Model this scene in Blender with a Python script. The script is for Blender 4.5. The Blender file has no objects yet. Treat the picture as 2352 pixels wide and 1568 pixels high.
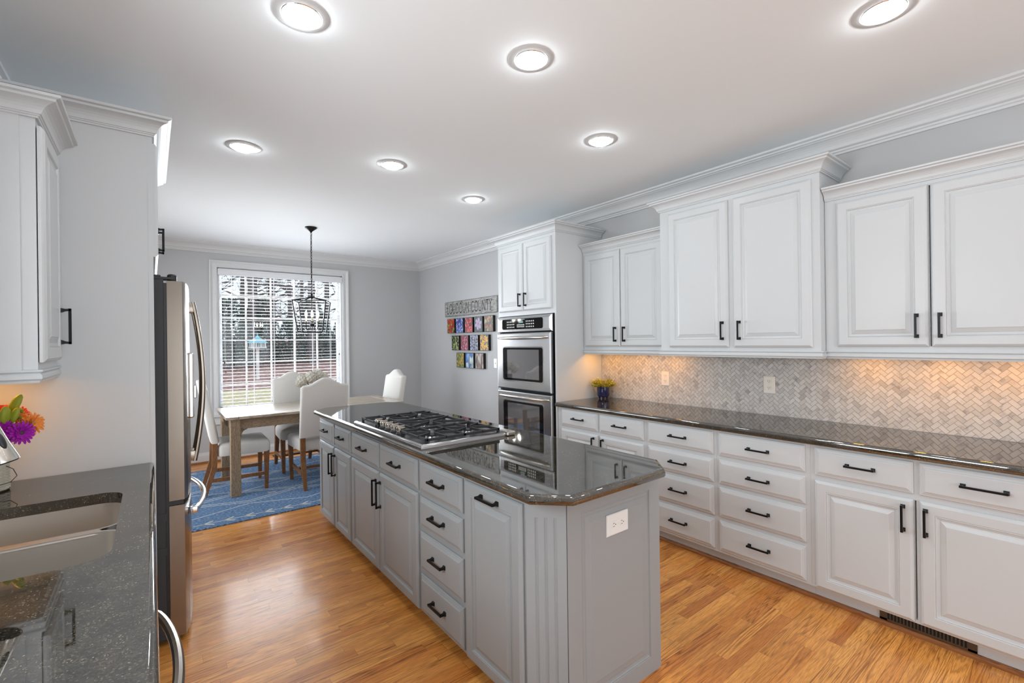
import bpy, bmesh, math, random
from mathutils import Vector, Matrix, Euler
random.seed(7)
S = bpy.context.scene
COL = S.collection
PI = math.pi

# ------------------------------------------------------------------ camera
CAMZ = 1.4577
cam_d = bpy.data.cameras.new('camera'); cam = bpy.data.objects.new('camera', cam_d); COL.objects.link(cam)
cam_d.sensor_width = 36.0; cam_d.lens = 1066.03/2352*36.0; cam_d.clip_start = 0.02; cam_d.clip_end = 300
R = Matrix.Rotation(-math.radians(37.867), 4, 'Z') @ Matrix.Rotation(math.radians(90.012), 4, 'X') @ Matrix.Rotation(-math.radians(0.718), 4, 'Z')
cam.matrix_world = Matrix.Translation((0, 0, CAMZ)) @ R
S.camera = cam
# ------------------------------------------------------------------ view / world
S.view_settings.view_transform = 'Standard'; S.view_settings.look = 'None'
S.view_settings.gamma = 1.0; S.view_settings.use_curve_mapping = False
S.view_settings.exposure = 0.25
W = bpy.data.worlds.new('overcast_sky'); S.world = W; W.use_nodes = True
wn = W.node_tree.nodes; wl = W.node_tree.links
bg = wn['Background']; bg.inputs['Color'].default_value = (0.80, 0.90, 1.0, 1); bg.inputs['Strength'].default_value = 1.0
LAMP = 54.0       # emission of ceiling lamps
WARM = 84.0      # emission of under-cabinet strips
DAY = 14.0        # watts scale for window daylight and added fill lights

def area(name, loc, rot, sx, sy, power, color=(1, 1, 1)):
    l = bpy.data.lights.new(name, 'AREA'); l.shape = 'RECTANGLE'; l.size = sx; l.size_y = sy; l.energy = power; l.color = color
    o = bpy.data.objects.new(name, l); COL.objects.link(o); o.location = loc; o.rotation_euler = rot
    return o
# far window daylight, then fill lights added behind unseen openings out of view
area('daylight_far_window', (1.45, 7.10, 1.6), (-PI/2, 0, 0), 1.5, 1.8, 130, (0.88, 0.94, 1.0))
area('fill_light_sink_side', (-0.86, 1.30, 1.65), (0, -PI/2, 0), 1.0, 1.45, 37, (0.93, 0.97, 1.0))  # fill from the left, added at an assumed, unseen window over the sink
area('fill_light_near_side', (1.5, -3.10, 1.15), (PI/2+0.12, 0, 0), 3.2, 2.1, 54, (0.94, 0.97, 1.0))  # fill added behind the camera, no known source there
area('fill_light_dining_side', (-0.86, 5.35, 1.25), (0, -PI/2, 0), 2.1, 1.9, 40, (0.93, 0.97, 1.0))  # fill added to brighten the dining end from the left

# ------------------------------------------------------------------ colour / materials
def lin(c):
    return tuple(((v/255)/12.92 if v/255 <= 0.04045 else ((v/255+0.055)/1.055)**2.4) for v in c)
def mat(name, col, rough=0.5, metal=0.0, spec=0.5, coat=0.0, coatr=0.05, ior=1.45, bump=None, emit=None, es=0):
    m = bpy.data.materials.new(name); m.use_nodes = True
    b = m.node_tree.nodes['Principled BSDF']
    b.inputs['Base Color'].default_value = (*col, 1); b.inputs['Roughness'].default_value = rough
    b.inputs['Metallic'].default_value = metal; b.inputs['Specular IOR Level'].default_value = spec
    b.inputs['Coat Weight'].default_value = coat; b.inputs['Coat Roughness'].default_value = coatr
    b.inputs['IOR'].default_value = ior
    if emit: b.inputs['Emission Color'].default_value = (*emit, 1); b.inputs['Emission Strength'].default_value = es
    if bump:
        sc, st, dist = bump
        N = nd(m, 'ShaderNodeTexNoise', Scale=sc, Detail=3.0)
        tc = nd(m, 'ShaderNodeTexCoord'); ln(m, tc.outputs['Object'], N.inputs['Vector'])
        B = nd(m, 'ShaderNodeBump', Strength=st, Distance=dist); ln(m, N.outputs['Fac'], B.inputs['Height']); ln(m, B.outputs['Normal'], b.inputs['Normal'])
    return m
def nd(m, t, **kw):
    n = m.node_tree.nodes.new(t)
    for k, v in kw.items():
        if k in n.inputs: n.inputs[k].default_value = v
        else: setattr(n, k, v)
    return n
def ln(m, a, b): m.node_tree.links.new(a, b)
def bs(m): return m.node_tree.nodes['Principled BSDF']
def ramp(m, fac, stops, interp='LINEAR'):
    r = nd(m, 'ShaderNodeValToRGB'); cr = r.color_ramp; cr.interpolation = interp
    while len(cr.elements) < len(stops): cr.elements.new(0.5)
    for e, (p, c) in zip(cr.elements, stops): e.position = p; e.color = (*c, 1)
    if fac is not None: ln(m, fac, r.inputs['Fac'])
    return r
def mapping(m, scale, src='Object', loc=(0, 0, 0)):
    tc = nd(m, 'ShaderNodeTexCoord'); mp = nd(m, 'ShaderNodeMapping'); mp.inputs['Scale'].default_value = scale; mp.inputs['Location'].default_value = loc
    ln(m, tc.outputs[src], mp.inputs['Vector']); return mp
def math_n(m, op, a, b=None):
    n = nd(m, 'ShaderNodeMath', operation=op)
    for i, v in enumerate((a, b)):
        if v is None: continue
        if isinstance(v, (int, float)): n.inputs[i].default_value = v
        else: ln(m, v, n.inputs[i])
    return n.outputs[0]
def mix_col(m, f, a, b, mode='MIX'):
    n = nd(m, 'ShaderNodeMix', data_type='RGBA', blend_type=mode)
    for s, v in ((n.inputs[0], f), (n.inputs[6], a), (n.inputs[7], b)):
        if isinstance(v, (int, float)): s.default_value = v
        elif isinstance(v, tuple): s.default_value = (*v, 1)
        else: ln(m, v, s)
    return n.outputs[2]

white_paint = mat('white_cabinet_paint', (0.620, 0.640, 0.652), 0.35, bump=(60, 0.03, 0.001))
grey_paint = mat('grey_cabinet_paint', (0.325, 0.343, 0.354), 0.38, bump=(60, 0.03, 0.001))
trim_paint = mat('trim_paint', (0.70, 0.705, 0.71), 0.4)
wall_paint = mat('grey_wall_paint', (0.545, 0.548, 0.553), 0.75, bump=(180, 0.05, 0.001))
ceil_paint = mat('ceiling_paint', (0.865, 0.895, 0.91), 0.8, bump=(150, 0.06, 0.001))
black_metal = mat('black_handle_metal', (0.012, 0.012, 0.013), 0.38, 0.6)
iron = mat('cast_iron', (0.018, 0.018, 0.02), 0.5, bump=(300, 0.2, 0.001))
dark_plastic = mat('black_plastic', (0.02, 0.02, 0.022), 0.35)
fridge_side = mat('black_textured_steel', (0.03, 0.031, 0.034), 0.45, bump=(500, 0.5, 0.001))
chrome = mat('chrome', (0.75, 0.75, 0.76), 0.12, 1.0)
black_glass = mat('black_oven_glass', (0.006, 0.006, 0.007), 0.05, spec=0.35, ior=1.45)
oven_window = mat('oven_window_glass', (0.10, 0.10, 0.105), 0.04, spec=1.0, ior=2.3)
plate_white = mat('white_plastic', (0.82, 0.82, 0.80), 0.3)
plate_ivory = mat('ivory_plastic', (0.78, 0.73, 0.66), 0.3)
slot_dark = mat('socket_slot', (0.03, 0.03, 0.03), 0.6)
bronze = mat('brown_vent_metal', (0.095, 0.065, 0.04), 0.45, 0.4)
void_dark = mat('dark_cabinet_inside', (0.02, 0.02, 0.02), 0.9)
blind_white = mat('white_blind_slat', (0.80, 0.81, 0.83), 0.45)
cord_white = mat('white_cord', (0.8, 0.8, 0.8), 0.7)
tassel = mat('brown_wood_tassel', (0.06, 0.04, 0.02), 0.5)
navy = mat('navy_glazed_ceramic', (0.012, 0.014, 0.07), 0.12, spec=0.8)
bulb_glow = mat('candle_bulb_glow', (1, 1, 1), 0.3, emit=(1.0, 0.95, 0.88), es=50)
candle = mat('ivory_candle_sleeve', (0.72, 0.68, 0.52), 0.5)
lamp_glow = mat('ceiling_lamp_diffuser', (1, 1, 1), 0.3, emit=(0.90, 0.965, 1.0), es=LAMP)
warm_glow = mat('warm_strip_lens', (1, 0.9, 0.7), 0.3, emit=(1.0, 0.42, 0.04), es=WARM)
lamp_trim = mat('lamp_trim_white', (0.62, 0.62, 0.62), 0.35)
reflector = mat('lamp_reflector', (0.85, 0.85, 0.85), 0.15, 0.8)

def m_steel(name, col, rough, axis=2):
    m = mat(name, col, rough, 1.0)
    sc = [500, 500, 500]; sc[axis] = 6
    mp = mapping(m, tuple(sc)); n = nd(m, 'ShaderNodeTexNoise', Scale=1.0, Detail=2.0); ln(m, mp.outputs[0], n.inputs['Vector'])
    b = bs(m); r = nd(m, 'ShaderNodeMapRange'); r.inputs['To Min'].default_value = rough-0.03; r.inputs['To Max'].default_value = rough+0.05
    ln(m, n.outputs['Fac'], r.inputs['Value']); ln(m, r.outputs[0], b.inputs['Roughness'])
    return m
steel = m_steel('brushed_steel', (0.44, 0.44, 0.445), 0.22, 1)
steel_sink = m_steel('sink_steel', (0.69, 0.645, 0.585), 0.32, 1)
steel_fridge = m_steel('fridge_steel', (0.29, 0.25, 0.21), 0.24, 2)
nickel = mat('brushed_nickel', (0.62, 0.58, 0.52), 0.22, 1.0)

def m_granite():
    m = mat('dark_speckled_granite', (0.02, 0.02, 0.02), 0.03, spec=0.8, ior=2.0)
    tc = nd(m, 'ShaderNodeTexCoord')
    v = nd(m, 'ShaderNodeTexVoronoi', Scale=420.0); ln(m, tc.outputs['Object'], v.inputs['Vector'])
    sep = nd(m, 'ShaderNodeSeparateColor'); ln(m, v.outputs['Color'], sep.inputs[0])
    r = ramp(m, sep.outputs[0], [(0.0, (0.010, 0.010, 0.008)), (0.36, (0.026, 0.025, 0.020)), (0.62, (0.050, 0.046, 0.036)), (0.82, (0.085, 0.064, 0.042)), (0.94, (0.13, 0.105, 0.078)), (0.985, (0.21, 0.19, 0.16))], 'CONSTANT')
    n = nd(m, 'ShaderNodeTexNoise', Scale=18.0, Detail=4.0); ln(m, tc.outputs['Object'], n.inputs['Vector'])
    r2 = ramp(m, n.outputs['Fac'], [(0.35, (0.55, 0.55, 0.55)), (0.65, (1.3, 1.25, 1.15))])
    ln(m, mix_col(m, 1.0, r.outputs[0], r2.outputs[0], 'MULTIPLY'), bs(m).inputs['Base Color'])
    return m
granite = m_granite()

def m_floor():
    m = mat('oak_strip_floor', (0.4, 0.2, 0.07), 0.33, coat=0.22, coatr=0.12)
    g = nd(m, 'ShaderNodeNewGeometry'); tc = nd(m, 'ShaderNodeTexCoord')
    sp = nd(m, 'ShaderNodeSeparateXYZ'); ln(m, tc.outputs['Object'], sp.inputs[0])
    rnd = g.outputs['Random Per Island']
    def vec(ax, ay, k):
        c = nd(m, 'ShaderNodeCombineXYZ')
        ln(m, math_n(m, 'ADD', math_n(m, 'MULTIPLY', sp.outputs[0], ax), math_n(m, 'MULTIPLY', rnd, 37.0)), c.inputs[0])
        ln(m, math_n(m, 'ADD', math_n(m, 'MULTIPLY', sp.outputs[1], ay), math_n(m, 'MULTIPLY', rnd, 91.0)), c.inputs[1])
        c.inputs[2].default_value = k; return c.outputs[0]
    n1 = nd(m, 'ShaderNodeTexNoise', Scale=1.0, Detail=2.0, Roughness=0.45); ln(m, vec(0.75, 15.0, 0.0), n1.inputs['Vector'])
    freq = math_n(m, 'ADD', math_n(m, 'MULTIPLY', math_n(m, 'FRACT', math_n(m, 'MULTIPLY', rnd, 7.3)), 12.0), 9.0)
    w = math_n(m, 'FRACT', math_n(m, 'MULTIPLY', n1.outputs['Fac'], freq))
    band = ramp(m, w, [(0.0, (0.0, 0.0, 0.0)), (0.20, (0.62, 0.62, 0.62)), (0.5, (1, 1, 1)), (0.82, (0.85, 0.85, 0.85)), (1.0, (0.0, 0.0, 0.0))])
    n2 = nd(m, 'ShaderNodeTexNoise', Scale=1.0, Detail=3.0); ln(m, vec(14, 330, 3.0), n2.inputs['Vector'])
    pore = ramp(m, n2.outputs['Fac'], [(0.36, (0.45, 0.36, 0.30)), (0.54, (1, 1, 1))])
    base = ramp(m, rnd, [(0.0, lin((204, 146, 80))), (0.25, lin((220, 162, 94))), (0.5, lin((190, 126, 66))), (0.75, lin((216, 162, 96))), (1.0, lin((180, 116, 60)))])
    dark = mix_col(m, 1.0, base.outputs[0], (0.34, 0.23, 0.15), 'MULTIPLY')
    amp = math_n(m, 'ADD', math_n(m, 'MULTIPLY', math_n(m, 'FRACT', math_n(m, 'MULTIPLY', rnd, 13.7)), 0.65), 0.22)
    c0 = mix_col(m, band.outputs[0], dark, base.outputs[0])
    c1 = mix_col(m, amp, base.outputs[0], c0)
    c2 = mix_col(m, 0.6, c1, pore.outputs[0], 'MULTIPLY')
    n3 = nd(m, 'ShaderNodeTexNoise', Scale=1.3, Detail=2.0); ln(m, tc.outputs['Object'], n3.inputs['Vector'])
    r3 = ramp(m, n3.outputs['Fac'], [(0.3, (1.22, 1.08, 0.84)), (0.7, (1.48, 1.32, 1.02))])
    ln(m, mix_col(m, 1.0, c2, r3.outputs[0], 'MULTIPLY'), bs(m).inputs['Base Color'])
    bp = nd(m, 'ShaderNodeBump', Strength=0.08, Distance=0.001); ln(m, band.outputs[0], bp.inputs['Height']); ln(m, bp.outputs[0], bs(m).inputs['Normal'])
    return m
floor_mat = m_floor()

def m_wood(name, cols, scale=(2, 25, 25), rough=0.5, bands=9.0, bump=0.1):
    m = mat(name, cols[0], rough)
    mp = mapping(m, scale); n = nd(m, 'ShaderNodeTexNoise', Scale=1.0, Detail=4.0); ln(m, mp.outputs[0], n.inputs['Vector'])
    w = math_n(m, 'FRACT', math_n(m, 'MULTIPLY', n.outputs['Fac'], bands))
    r = ramp(m, w, [(0.0, cols[1]), (0.35, cols[0]), (0.8, cols[0]), (1.0, cols[1])])
    ln(m, r.outputs[0], bs(m).inputs['Base Color'])
    bp = nd(m, 'ShaderNodeBump', Strength=bump, Distance=0.002); ln(m, w, bp.inputs['Height']); ln(m, bp.outputs[0], bs(m).inputs['Normal'])
    return m
oak_shoe = m_wood('stained_oak_shoe', (lin((158, 100, 52)), lin((108, 64, 32))), (3, 3, 120), 0.35)
chair_wood = m_wood('chair_leg_oak', (lin((136, 92, 54)), lin((98, 62, 36))), (60, 60, 4), 0.5)
table_top_wood = m_wood('weathered_table_top', (lin((178, 164, 146)), lin((140, 126, 110))), (2, 30, 10), 0.25, 7)
table_leg_wood = m_wood('wire_brushed_table_wood', (lin((150, 130, 106)), lin((112, 92, 72))), (70, 70, 9), 0.7, 8, 0.5)
table_apron_wood = m_wood('wire_brushed_apron_wood', (lin((150, 130, 106)), lin((112, 92, 72))), (9, 70, 70), 0.7, 8, 0.5)

def m_fabric(name, col, sc=900, st=0.3, rough=0.9):
    m = mat(name, col, rough, spec=0.2)
    tc = nd(m, 'ShaderNodeTexCoord'); n = nd(m, 'ShaderNodeTexNoise', Scale=float(sc), Detail=2.0); ln(m, tc.outputs['Object'], n.inputs['Vector'])
    r = ramp(m, n.outputs['Fac'], [(0.3, tuple(v*0.82 for v in col)), (0.7, tuple(min(1, v*1.1) for v in col))])
    ln(m, r.outputs[0], bs(m).inputs['Base Color'])
    bp = nd(m, 'ShaderNodeBump', Strength=st, Distance=0.001); ln(m, n.outputs['Fac'], bp.inputs['Height']); ln(m, bp.outputs[0], bs(m).inputs['Normal'])
    return m
linen = m_fabric('cream_linen', (0.70, 0.68, 0.645))
def m_rug():
    m = mat('blue_woven_rug', (0.1, 0.2, 0.4), 0.95, spec=0.1)
    mp = mapping(m, (45, 220, 1)); n = nd(m, 'ShaderNodeTexNoise', Scale=1.0, Detail=3.0); ln(m, mp.outputs[0], n.inputs['Vector'])
    r = ramp(m, n.outputs['Fac'], [(0.30, lin((46, 74, 112))), (0.48, lin((84, 116, 154))), (0.57, lin((120, 146, 176))), (0.68, lin((176, 190, 206)))])
    ln(m, r.outputs[0], bs(m).inputs['Base Color'])
    bp = nd(m, 'ShaderNodeBump', Strength=0.5, Distance=0.002); ln(m, n.outputs['Fac'], bp.inputs['Height']); ln(m, bp.outputs[0], bs(m).inputs['Normal'])
    return m
rug_blue = m_rug(); rug_white = m_fabric('rug_white_yarn', (0.62, 0.63, 0.62), 500)
def m_tile():
    m = mat('honed_marble_tile', (0.6, 0.58, 0.55), 0.3)
    g = nd(m, 'ShaderNodeNewGeometry'); tc = nd(m, 'ShaderNodeTexCoord')
    base = ramp(m, g.outputs['Random Per Island'], [(0.0, (0.50, 0.485, 0.47)), (0.3, (0.60, 0.585, 0.565)), (0.6, (0.64, 0.62, 0.60)), (0.92, (0.56, 0.535, 0.50)), (1.0, (0.42, 0.40, 0.385))])
    n = nd(m, 'ShaderNodeTexNoise', Scale=22.0, Detail=6.0, Roughness=0.6); n.noise_dimensions = '4D'
    ln(m, math_n(m, 'MULTIPLY', g.outputs['Random Per Island'], 50.0), n.inputs['W']); ln(m, tc.outputs['Object'], n.inputs['Vector'])
    r = ramp(m, n.outputs['Fac'], [(0.34, (0.62, 0.60, 0.60)), (0.44, (0.95, 0.95, 0.95)), (1.0, (1.03, 1.02, 1.0))])
    ln(m, mix_col(m, 1.0, base.outputs[0], r.outputs[0], 'MULTIPLY'), bs(m).inputs['Base Color'])
    return m
tile_mat = m_tile(); grout = mat('tile_grout', (0.33, 0.30, 0.27), 0.9)
def m_glass():
    m = bpy.data.materials.new('window_glass'); m.use_nodes = True; nt = m.node_tree
    for n in list(nt.nodes):
        if n.type == 'BSDF_PRINCIPLED': nt.nodes.remove(n)
    out = [n for n in nt.nodes if n.type == 'OUTPUT_MATERIAL'][0]
    t = nd(m, 'ShaderNodeBsdfTransparent'); g = nd(m, 'ShaderNodeBsdfGlossy', Roughness=0.0); f = nd(m, 'ShaderNodeFresnel', IOR=1.3)
    x = nd(m, 'ShaderNodeMixShader'); ln(m, f.outputs[0], x.inputs[0]); ln(m, t.outputs[0], x.inputs[1]); ln(m, g.outputs[0], x.inputs[2]); ln(m, x.outputs[0], out.inputs['Surface'])
    return m
glass_mat = m_glass()
def m_art(name, cols, scale, seed, stretch=(1, 1, 1)):
    m = mat(name, cols[0], 0.45)
    scale = scale*1.7; mp = mapping(m, tuple(scale*s for s in stretch), 'Object', (seed*3.1, seed*1.7, seed*0.9))
    n = nd(m, 'ShaderNodeTexNoise', Scale=0.5, Detail=3.0); ln(m, mp.outputs[0], n.inputs['Vector'])
    vm = nd(m, 'ShaderNodeVectorMath', operation='ADD'); ln(m, mp.outputs[0], vm.inputs[0])
    vs = nd(m, 'ShaderNodeVectorMath', operation='SCALE'); ln(m, n.outputs['Color'], vs.inputs[0]); vs.inputs['Scale'].default_value = 1.5; ln(m, vs.outputs[0], vm.inputs[1])
    v = nd(m, 'ShaderNodeTexVoronoi', Scale=1.0); ln(m, vm.outputs[0], v.inputs['Vector'])
    sep = nd(m, 'ShaderNodeSeparateColor'); ln(m, v.outputs['Color'], sep.inputs[0])
    k = len(cols); r = ramp(m, sep.outputs[0], [(i/k, c) for i, c in enumerate(cols)], 'CONSTANT')
    r2 = ramp(m, v.outputs['Distance'], [(0.2, (1.1, 1.1, 1.1)), (0.75, (0.45, 0.45, 0.45))])
    ln(m, mix_col(m, 1.0, r.outputs[0], r2.outputs[0], 'MULTIPLY'), bs(m).inputs['Base Color'])
    return m

# ------------------------------------------------------------------ mesh helpers
class MB:
    def __init__(s, mats=None): s.v = []; s.f = []; s.mi = []; s.m = 0
    def add(s, vs, fs, T=None, mi=None):
        o = len(s.v)
        for p in vs:
            p = Vector(p); s.v.append(tuple(T @ p) if T is not None else tuple(p))
        for f in fs: s.f.append([i+o for i in f]); s.mi.append(s.m if mi is None else mi)
    def box(s, x0, y0, z0, x1, y1, z1, T=None, mi=None, bev=0.0):
        x0, x1 = min(x0, x1), max(x0, x1); y0, y1 = min(y0, y1), max(y0, y1); z0, z1 = min(z0, z1), max(z0, z1)
        if bev > 0:
            b = min(bev, (x1-x0)/2.2, (y1-y0)/2.2, (z1-z0)/2.2)
            bm = bmesh.new(); bmesh.ops.create_cube(bm, size=1.0)
            for v in bm.verts: v.co = Vector(((x0+x1)/2+v.co.x*(x1-x0), (y0+y1)/2+v.co.y*(y1-y0), (z0+z1)/2+v.co.z*(z1-z0)))
            bmesh.ops.bevel(bm, geom=bm.edges[:], offset=b, segments=2, profile=0.5, affect='EDGES')
            bm.verts.index_update(); s.add([v.co[:] for v in bm.verts], [[v.index for v in f.verts] for f in bm.faces], T, mi); bm.free(); return s
        vs = [(x0, y0, z0), (x1, y0, z0), (x1, y1, z0), (x0, y1, z0), (x0, y0, z1), (x1, y0, z1), (x1, y1, z1), (x0, y1, z1)]
        s.add(vs, [(0, 3, 2, 1), (4, 5, 6, 7), (0, 1, 5, 4), (1, 2, 6, 5), (2, 3, 7, 6), (3, 0, 4, 7)], T, mi); return s
    def loft(s, loops, close=True, cap0=True, cap1=True, T=None, mi=None):
        n = len(loops[0]); vs = [p for l in loops for p in l]; fs = []
        for k in range(len(loops)-1):
            for i in range(n if close else n-1):
                j = (i+1) % n; fs.append((k*n+i, k*n+j, (k+1)*n+j, (k+1)*n+i))
        if cap0: fs.append(tuple(reversed(range(n))))
        if cap1: fs.append(tuple((len(loops)-1)*n+i for i in range(n)))
        s.add(vs, fs, T, mi); return s
    def lathe(s, prof, seg=24, T=None, mi=None, cap0=True, cap1=True):
        loops = [[(r*math.cos(2*PI*i/seg), r*math.sin(2*PI*i/seg), z) for i in range(seg)] for r, z in prof]
        return s.loft(loops, True, cap0, cap1, T, mi)
    def tube(s, pts, r, seg=8, T=None, mi=None, flat=None, closed=False):
        pts = [Vector(p) for p in pts]; n = len(pts); loops = []
        rr = r if isinstance(r, (list, tuple)) else [r]*n
        up = None
        for i in range(n):
            if closed: d = pts[(i+1) % n]-pts[i-1]
            else: d = pts[min(i+1, n-1)]-pts[max(i-1, 0)]
            d.normalize()
            if up is None:
                up = Vector((0, 0, 1)) if abs(d.z) < 0.9 else Vector((1, 0, 0))
            a = d.cross(up)
            if a.length < 1e-6: a = d.orthogonal()
            a.normalize(); b = a.cross(d).normalized(); up = b
            fx, fy = flat if flat else (1, 1)
            loops.append([tuple(pts[i]+a*math.cos(2*PI*k/seg+PI/seg)*rr[i]*fx+b*math.sin(2*PI*k/seg+PI/seg)*rr[i]*fy) for k in range(seg)])
        if closed: loops.append(loops[0]); return s.loft(loops, True, False, False, T, mi)
        return s.loft(loops, True, True, True, T, mi)
    def sphere(s, c, r, seg=12, rings=8, T=None, mi=None, sc=(1, 1, 1)):
        prof = [(max(1e-4, r*math.sin(PI*i/rings)), -r*math.cos(PI*i/rings)) for i in range(rings+1)]
        M_ = Matrix.Translation(c) @ Matrix.Diagonal((*sc, 1))
        return s.lathe(prof, seg, (T @ M_) if T is not None else M_, mi)
    def build(s, name, mats, parent=None, smooth=True, ang=35, T=None, flat_area=None):
        me = bpy.data.meshes.new(name); me.from_pydata(s.v, [], s.f); me.validate(clean_customdata=False)
        mats = mats if isinstance(mats, (list, tuple)) else [mats]
        for m in mats: me.materials.append(m)
        if len(mats) > 1 and len(me.polygons) == len(s.mi):
            me.polygons.foreach_set('material_index', s.mi)
        bm = bmesh.new(); bm.from_mesh(me); bmesh.ops.recalc_face_normals(bm, faces=bm.faces[:]); bm.to_mesh(me); bm.free()
        if smooth:
            me.polygons.foreach_set('use_smooth', [True]*len(me.polygons)); me.set_sharp_from_angle(angle=math.radians(ang))
            if flat_area:
                for p in me.polygons:
                    if abs(p.normal.z) > .999 and (p.area > flat_area or True): p.use_smooth = False
                big = {k for p in me.polygons if not p.use_smooth for k in p.edge_keys}
                for e in me.edges:
                    if e.key in big: e.use_edge_sharp = True
        o = bpy.data.objects.new(name, me); COL.objects.link(o)
        if parent: o.parent = parent
        return o
def tag(o, label=None, cat=None, group=None, kind=None):
    if label: o['label'] = label
    if cat: o['category'] = cat
    if group: o['group'] = group
    if kind: o['kind'] = kind
    return o
def thing(name, label, cat, loc=(0, 0, 0), rz=0, group=None):
    o = bpy.data.objects.new(name, None); COL.objects.link(o); o.empty_display_size = 0.1
    o.location = loc; o.rotation_euler = (0, 0, rz); return tag(o, label, cat, group)
def struct(name, mb, m, parent=None, **k):
    o = mb.build(name, m, parent, **k)
    if not parent: o['kind'] = 'structure'
    return o
def copy_tree(o, parent=None):
    c = o.copy(); COL.objects.link(c); c.parent = parent
    for ch in list(o.children): copy_tree(ch, c)
    return c
def offset(poly, d):   # inward offset of a CCW polygon, mitred
    n = len(poly); out = []
    for i in range(n):
        p0, p1, p2 = Vector(poly[i-1]), Vector(poly[i]), Vector(poly[(i+1) % n])
        a = (p1-p0).normalized(); b = (p2-p1).normalized()
        na = Vector((-a.y, a.x)); nb = Vector((-b.y, b.x)); m = na+nb
        if m.length < 1e-6: m = na
        m.normalize(); k = d/max(0.3, m.dot(na)); out.append(tuple(p1+m*k))
    return out
def sweep(mb, path, prof, up=None, closed=False, mi=None):
    """path: 2D points; prof: (out, h). up maps (x,y,h)->3D. out goes to the LEFT of travel."""
    n = len(path); P = [Vector(p) for p in path]; loops = []
    up = up or (lambda x, y, h: (x, y, h))
    for i in range(n):
        if closed or 0 < i < n-1:
            a = (P[i]-P[i-1]).normalized(); b = (P[(i+1) % n]-P[i]).normalized()
        elif i == 0: a = b = (P[1]-P[0]).normalized()
        else: a = b = (P[-1]-P[-2]).normalized()
        na = Vector((-a.y, a.x)); nb = Vector((-b.y, b.x)); m = (na+nb).normalized(); k = 1/max(0.3, m.dot(na))
        loops.append([up(*(P[i]+m*k*o), h) for o, h in prof])
    if closed: loops.append(loops[0])
    mb.loft(loops, True, not closed, not closed, None, mi)
def FR(o, u, v, w):
    """frame matrix: local x->u (along front), y->v (up), z->w (outwards)"""
    M_ = Matrix.Identity(4)
    for i, a in enumerate((u, v, w)):
        a = Vector(a)
        for j in range(3): M_[j][i] = a[j]
    M_.translation = Vector(o); return M_
FX = lambda x, y=0: FR((x, y, 0), (0, -1, 0), (0, 0, 1), (-1, 0, 0))   # front facing -X : u = -(Y-y)
FXp = lambda x, y=0: FR((x, y, 0), (0, 1, 0), (0, 0, 1), (1, 0, 0))    # front facing +X : u = Y-y
FYm = lambda y, x=0: FR((x, y, 0), (1, 0, 0), (0, 0, 1), (0, -1, 0))   # front facing -Y : u = X-x

def rects(mb, u0, v0, u1, v1, prof, T, mi=None, cap0=True):
    loops = []
    for ins, w in prof:
        loops.append([(u0+ins, v0+ins, w), (u1-ins, v0+ins, w), (u1-ins, v1-ins, w), (u0+ins, v1-ins, w)])
    mb.loft(loops, True, cap0, True, T, mi)
DOOR = [(0, 0), (0, .009), (.004, .014), (.013, .020), (.052, .020), (.055, .017), (.058, .019), (.0605, .0135), (.072, .0105), (.074, .0125), (.092, .0185), (.095, .0205)]
DRAWER = [(0, 0), (0, .008), (.003, .011), (.006, .011), (.020, .017), (.022, .020), (.026, .0205)]
def front(name, kind, u0, v0, u1, v1, T, m, parent, label=None):
    mb = MB(); w = min(u1-u0, v1-v0)
    prof = DOOR if kind == 'door' else DRAWER
    rects(mb, u0, v0, u1, v1, prof, T)
    o = mb.build(name, m, parent, smooth=False)
    if label: o['label'] = label
    return o
def handle(u, v, L, vert, T, parent, w0=.0205, out=.032):
    """black bar pull with flared feet"""
    mb = MB(); b = .0048
    def pt(a, c, w): return (u+c, v+a, w) if vert else (u+a, v+c, w)
    def bx(a0, c0, w0_, a1, c1, w1_):
        p = pt(a0, c0, w0_); q = pt(a1, c1, w1_); mb.box(*p, *q, T=T, bev=.0012)
    bx(-L/2, -b, w0+out-2*b, L/2, b, w0+out)
    for s_ in (-1, 1):
        loops = []
        for k, wz in ((.0095, 0), (.0085, .004), (.0055, .012), (.0048, .020), (.0048, out-.002)):
            c0 = s_*(L/2-.0048-.004*(1-wz/out))
            loops.append([pt(c0+dx*k, dy*k, w0+wz) for dx, dy in ((-1, -1), (1, -1), (1, 1), (-1, 1))])
        mb.loft(loops, True, True, True, T)
    return mb.build('handle', black_metal, parent, smooth=False)
def carcass(mb, u0, u1, v0, v1, depth, T, open_front=None, th=.018):
    """closed box behind the front plane w=0 with a framed front; open_front = list of vertical gaps (u,v0,v1)"""
    gaps = sorted(open_front or [])
    mb.box(u0, v0, -depth, u1, v1, -.03, T=T)
    us = [u0]+[x for g in gaps for x in (g[0]-.003, g[0]+.003)]+[u1]
    for i in range(0, len(us), 2): mb.box(us[i], v0, -.03, us[i+1], v1, 0, T=T)
    for g, a, b in gaps:
        mb.box(g-.003, v0, -.03, g+.003, a, 0, T=T); mb.box(g-.003, b, -.03, g+.003, v1, 0, T=T)

CROWN = [(0, 0), (.008, 0), (.009, .007), (.013, .009), (.014, .013), (.018, .015), (.020, .022), (.0225, .030), (.028, .040), (.036, .049), (.045, .055), (.052, .058), (.060, .061), (.062, .070), (.074, .074), (.076, .084), (.070, .086), (0, .086)]
def crown_on(path, z, parent, m=white_paint, k=1.0, prof=CROWN):
    mb = MB(); sweep(mb, path, [(o*k, z+h*k) for o, h in prof]); return mb.build('crown_moulding', m, parent, smooth=False)
RAIL = [(-.02, .0), (.004, .0), (.006, .008), (.012, .014), (.012, .026), (.006, .034), (.014, .040), (.014, .046), (-.02, .046)]

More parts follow.
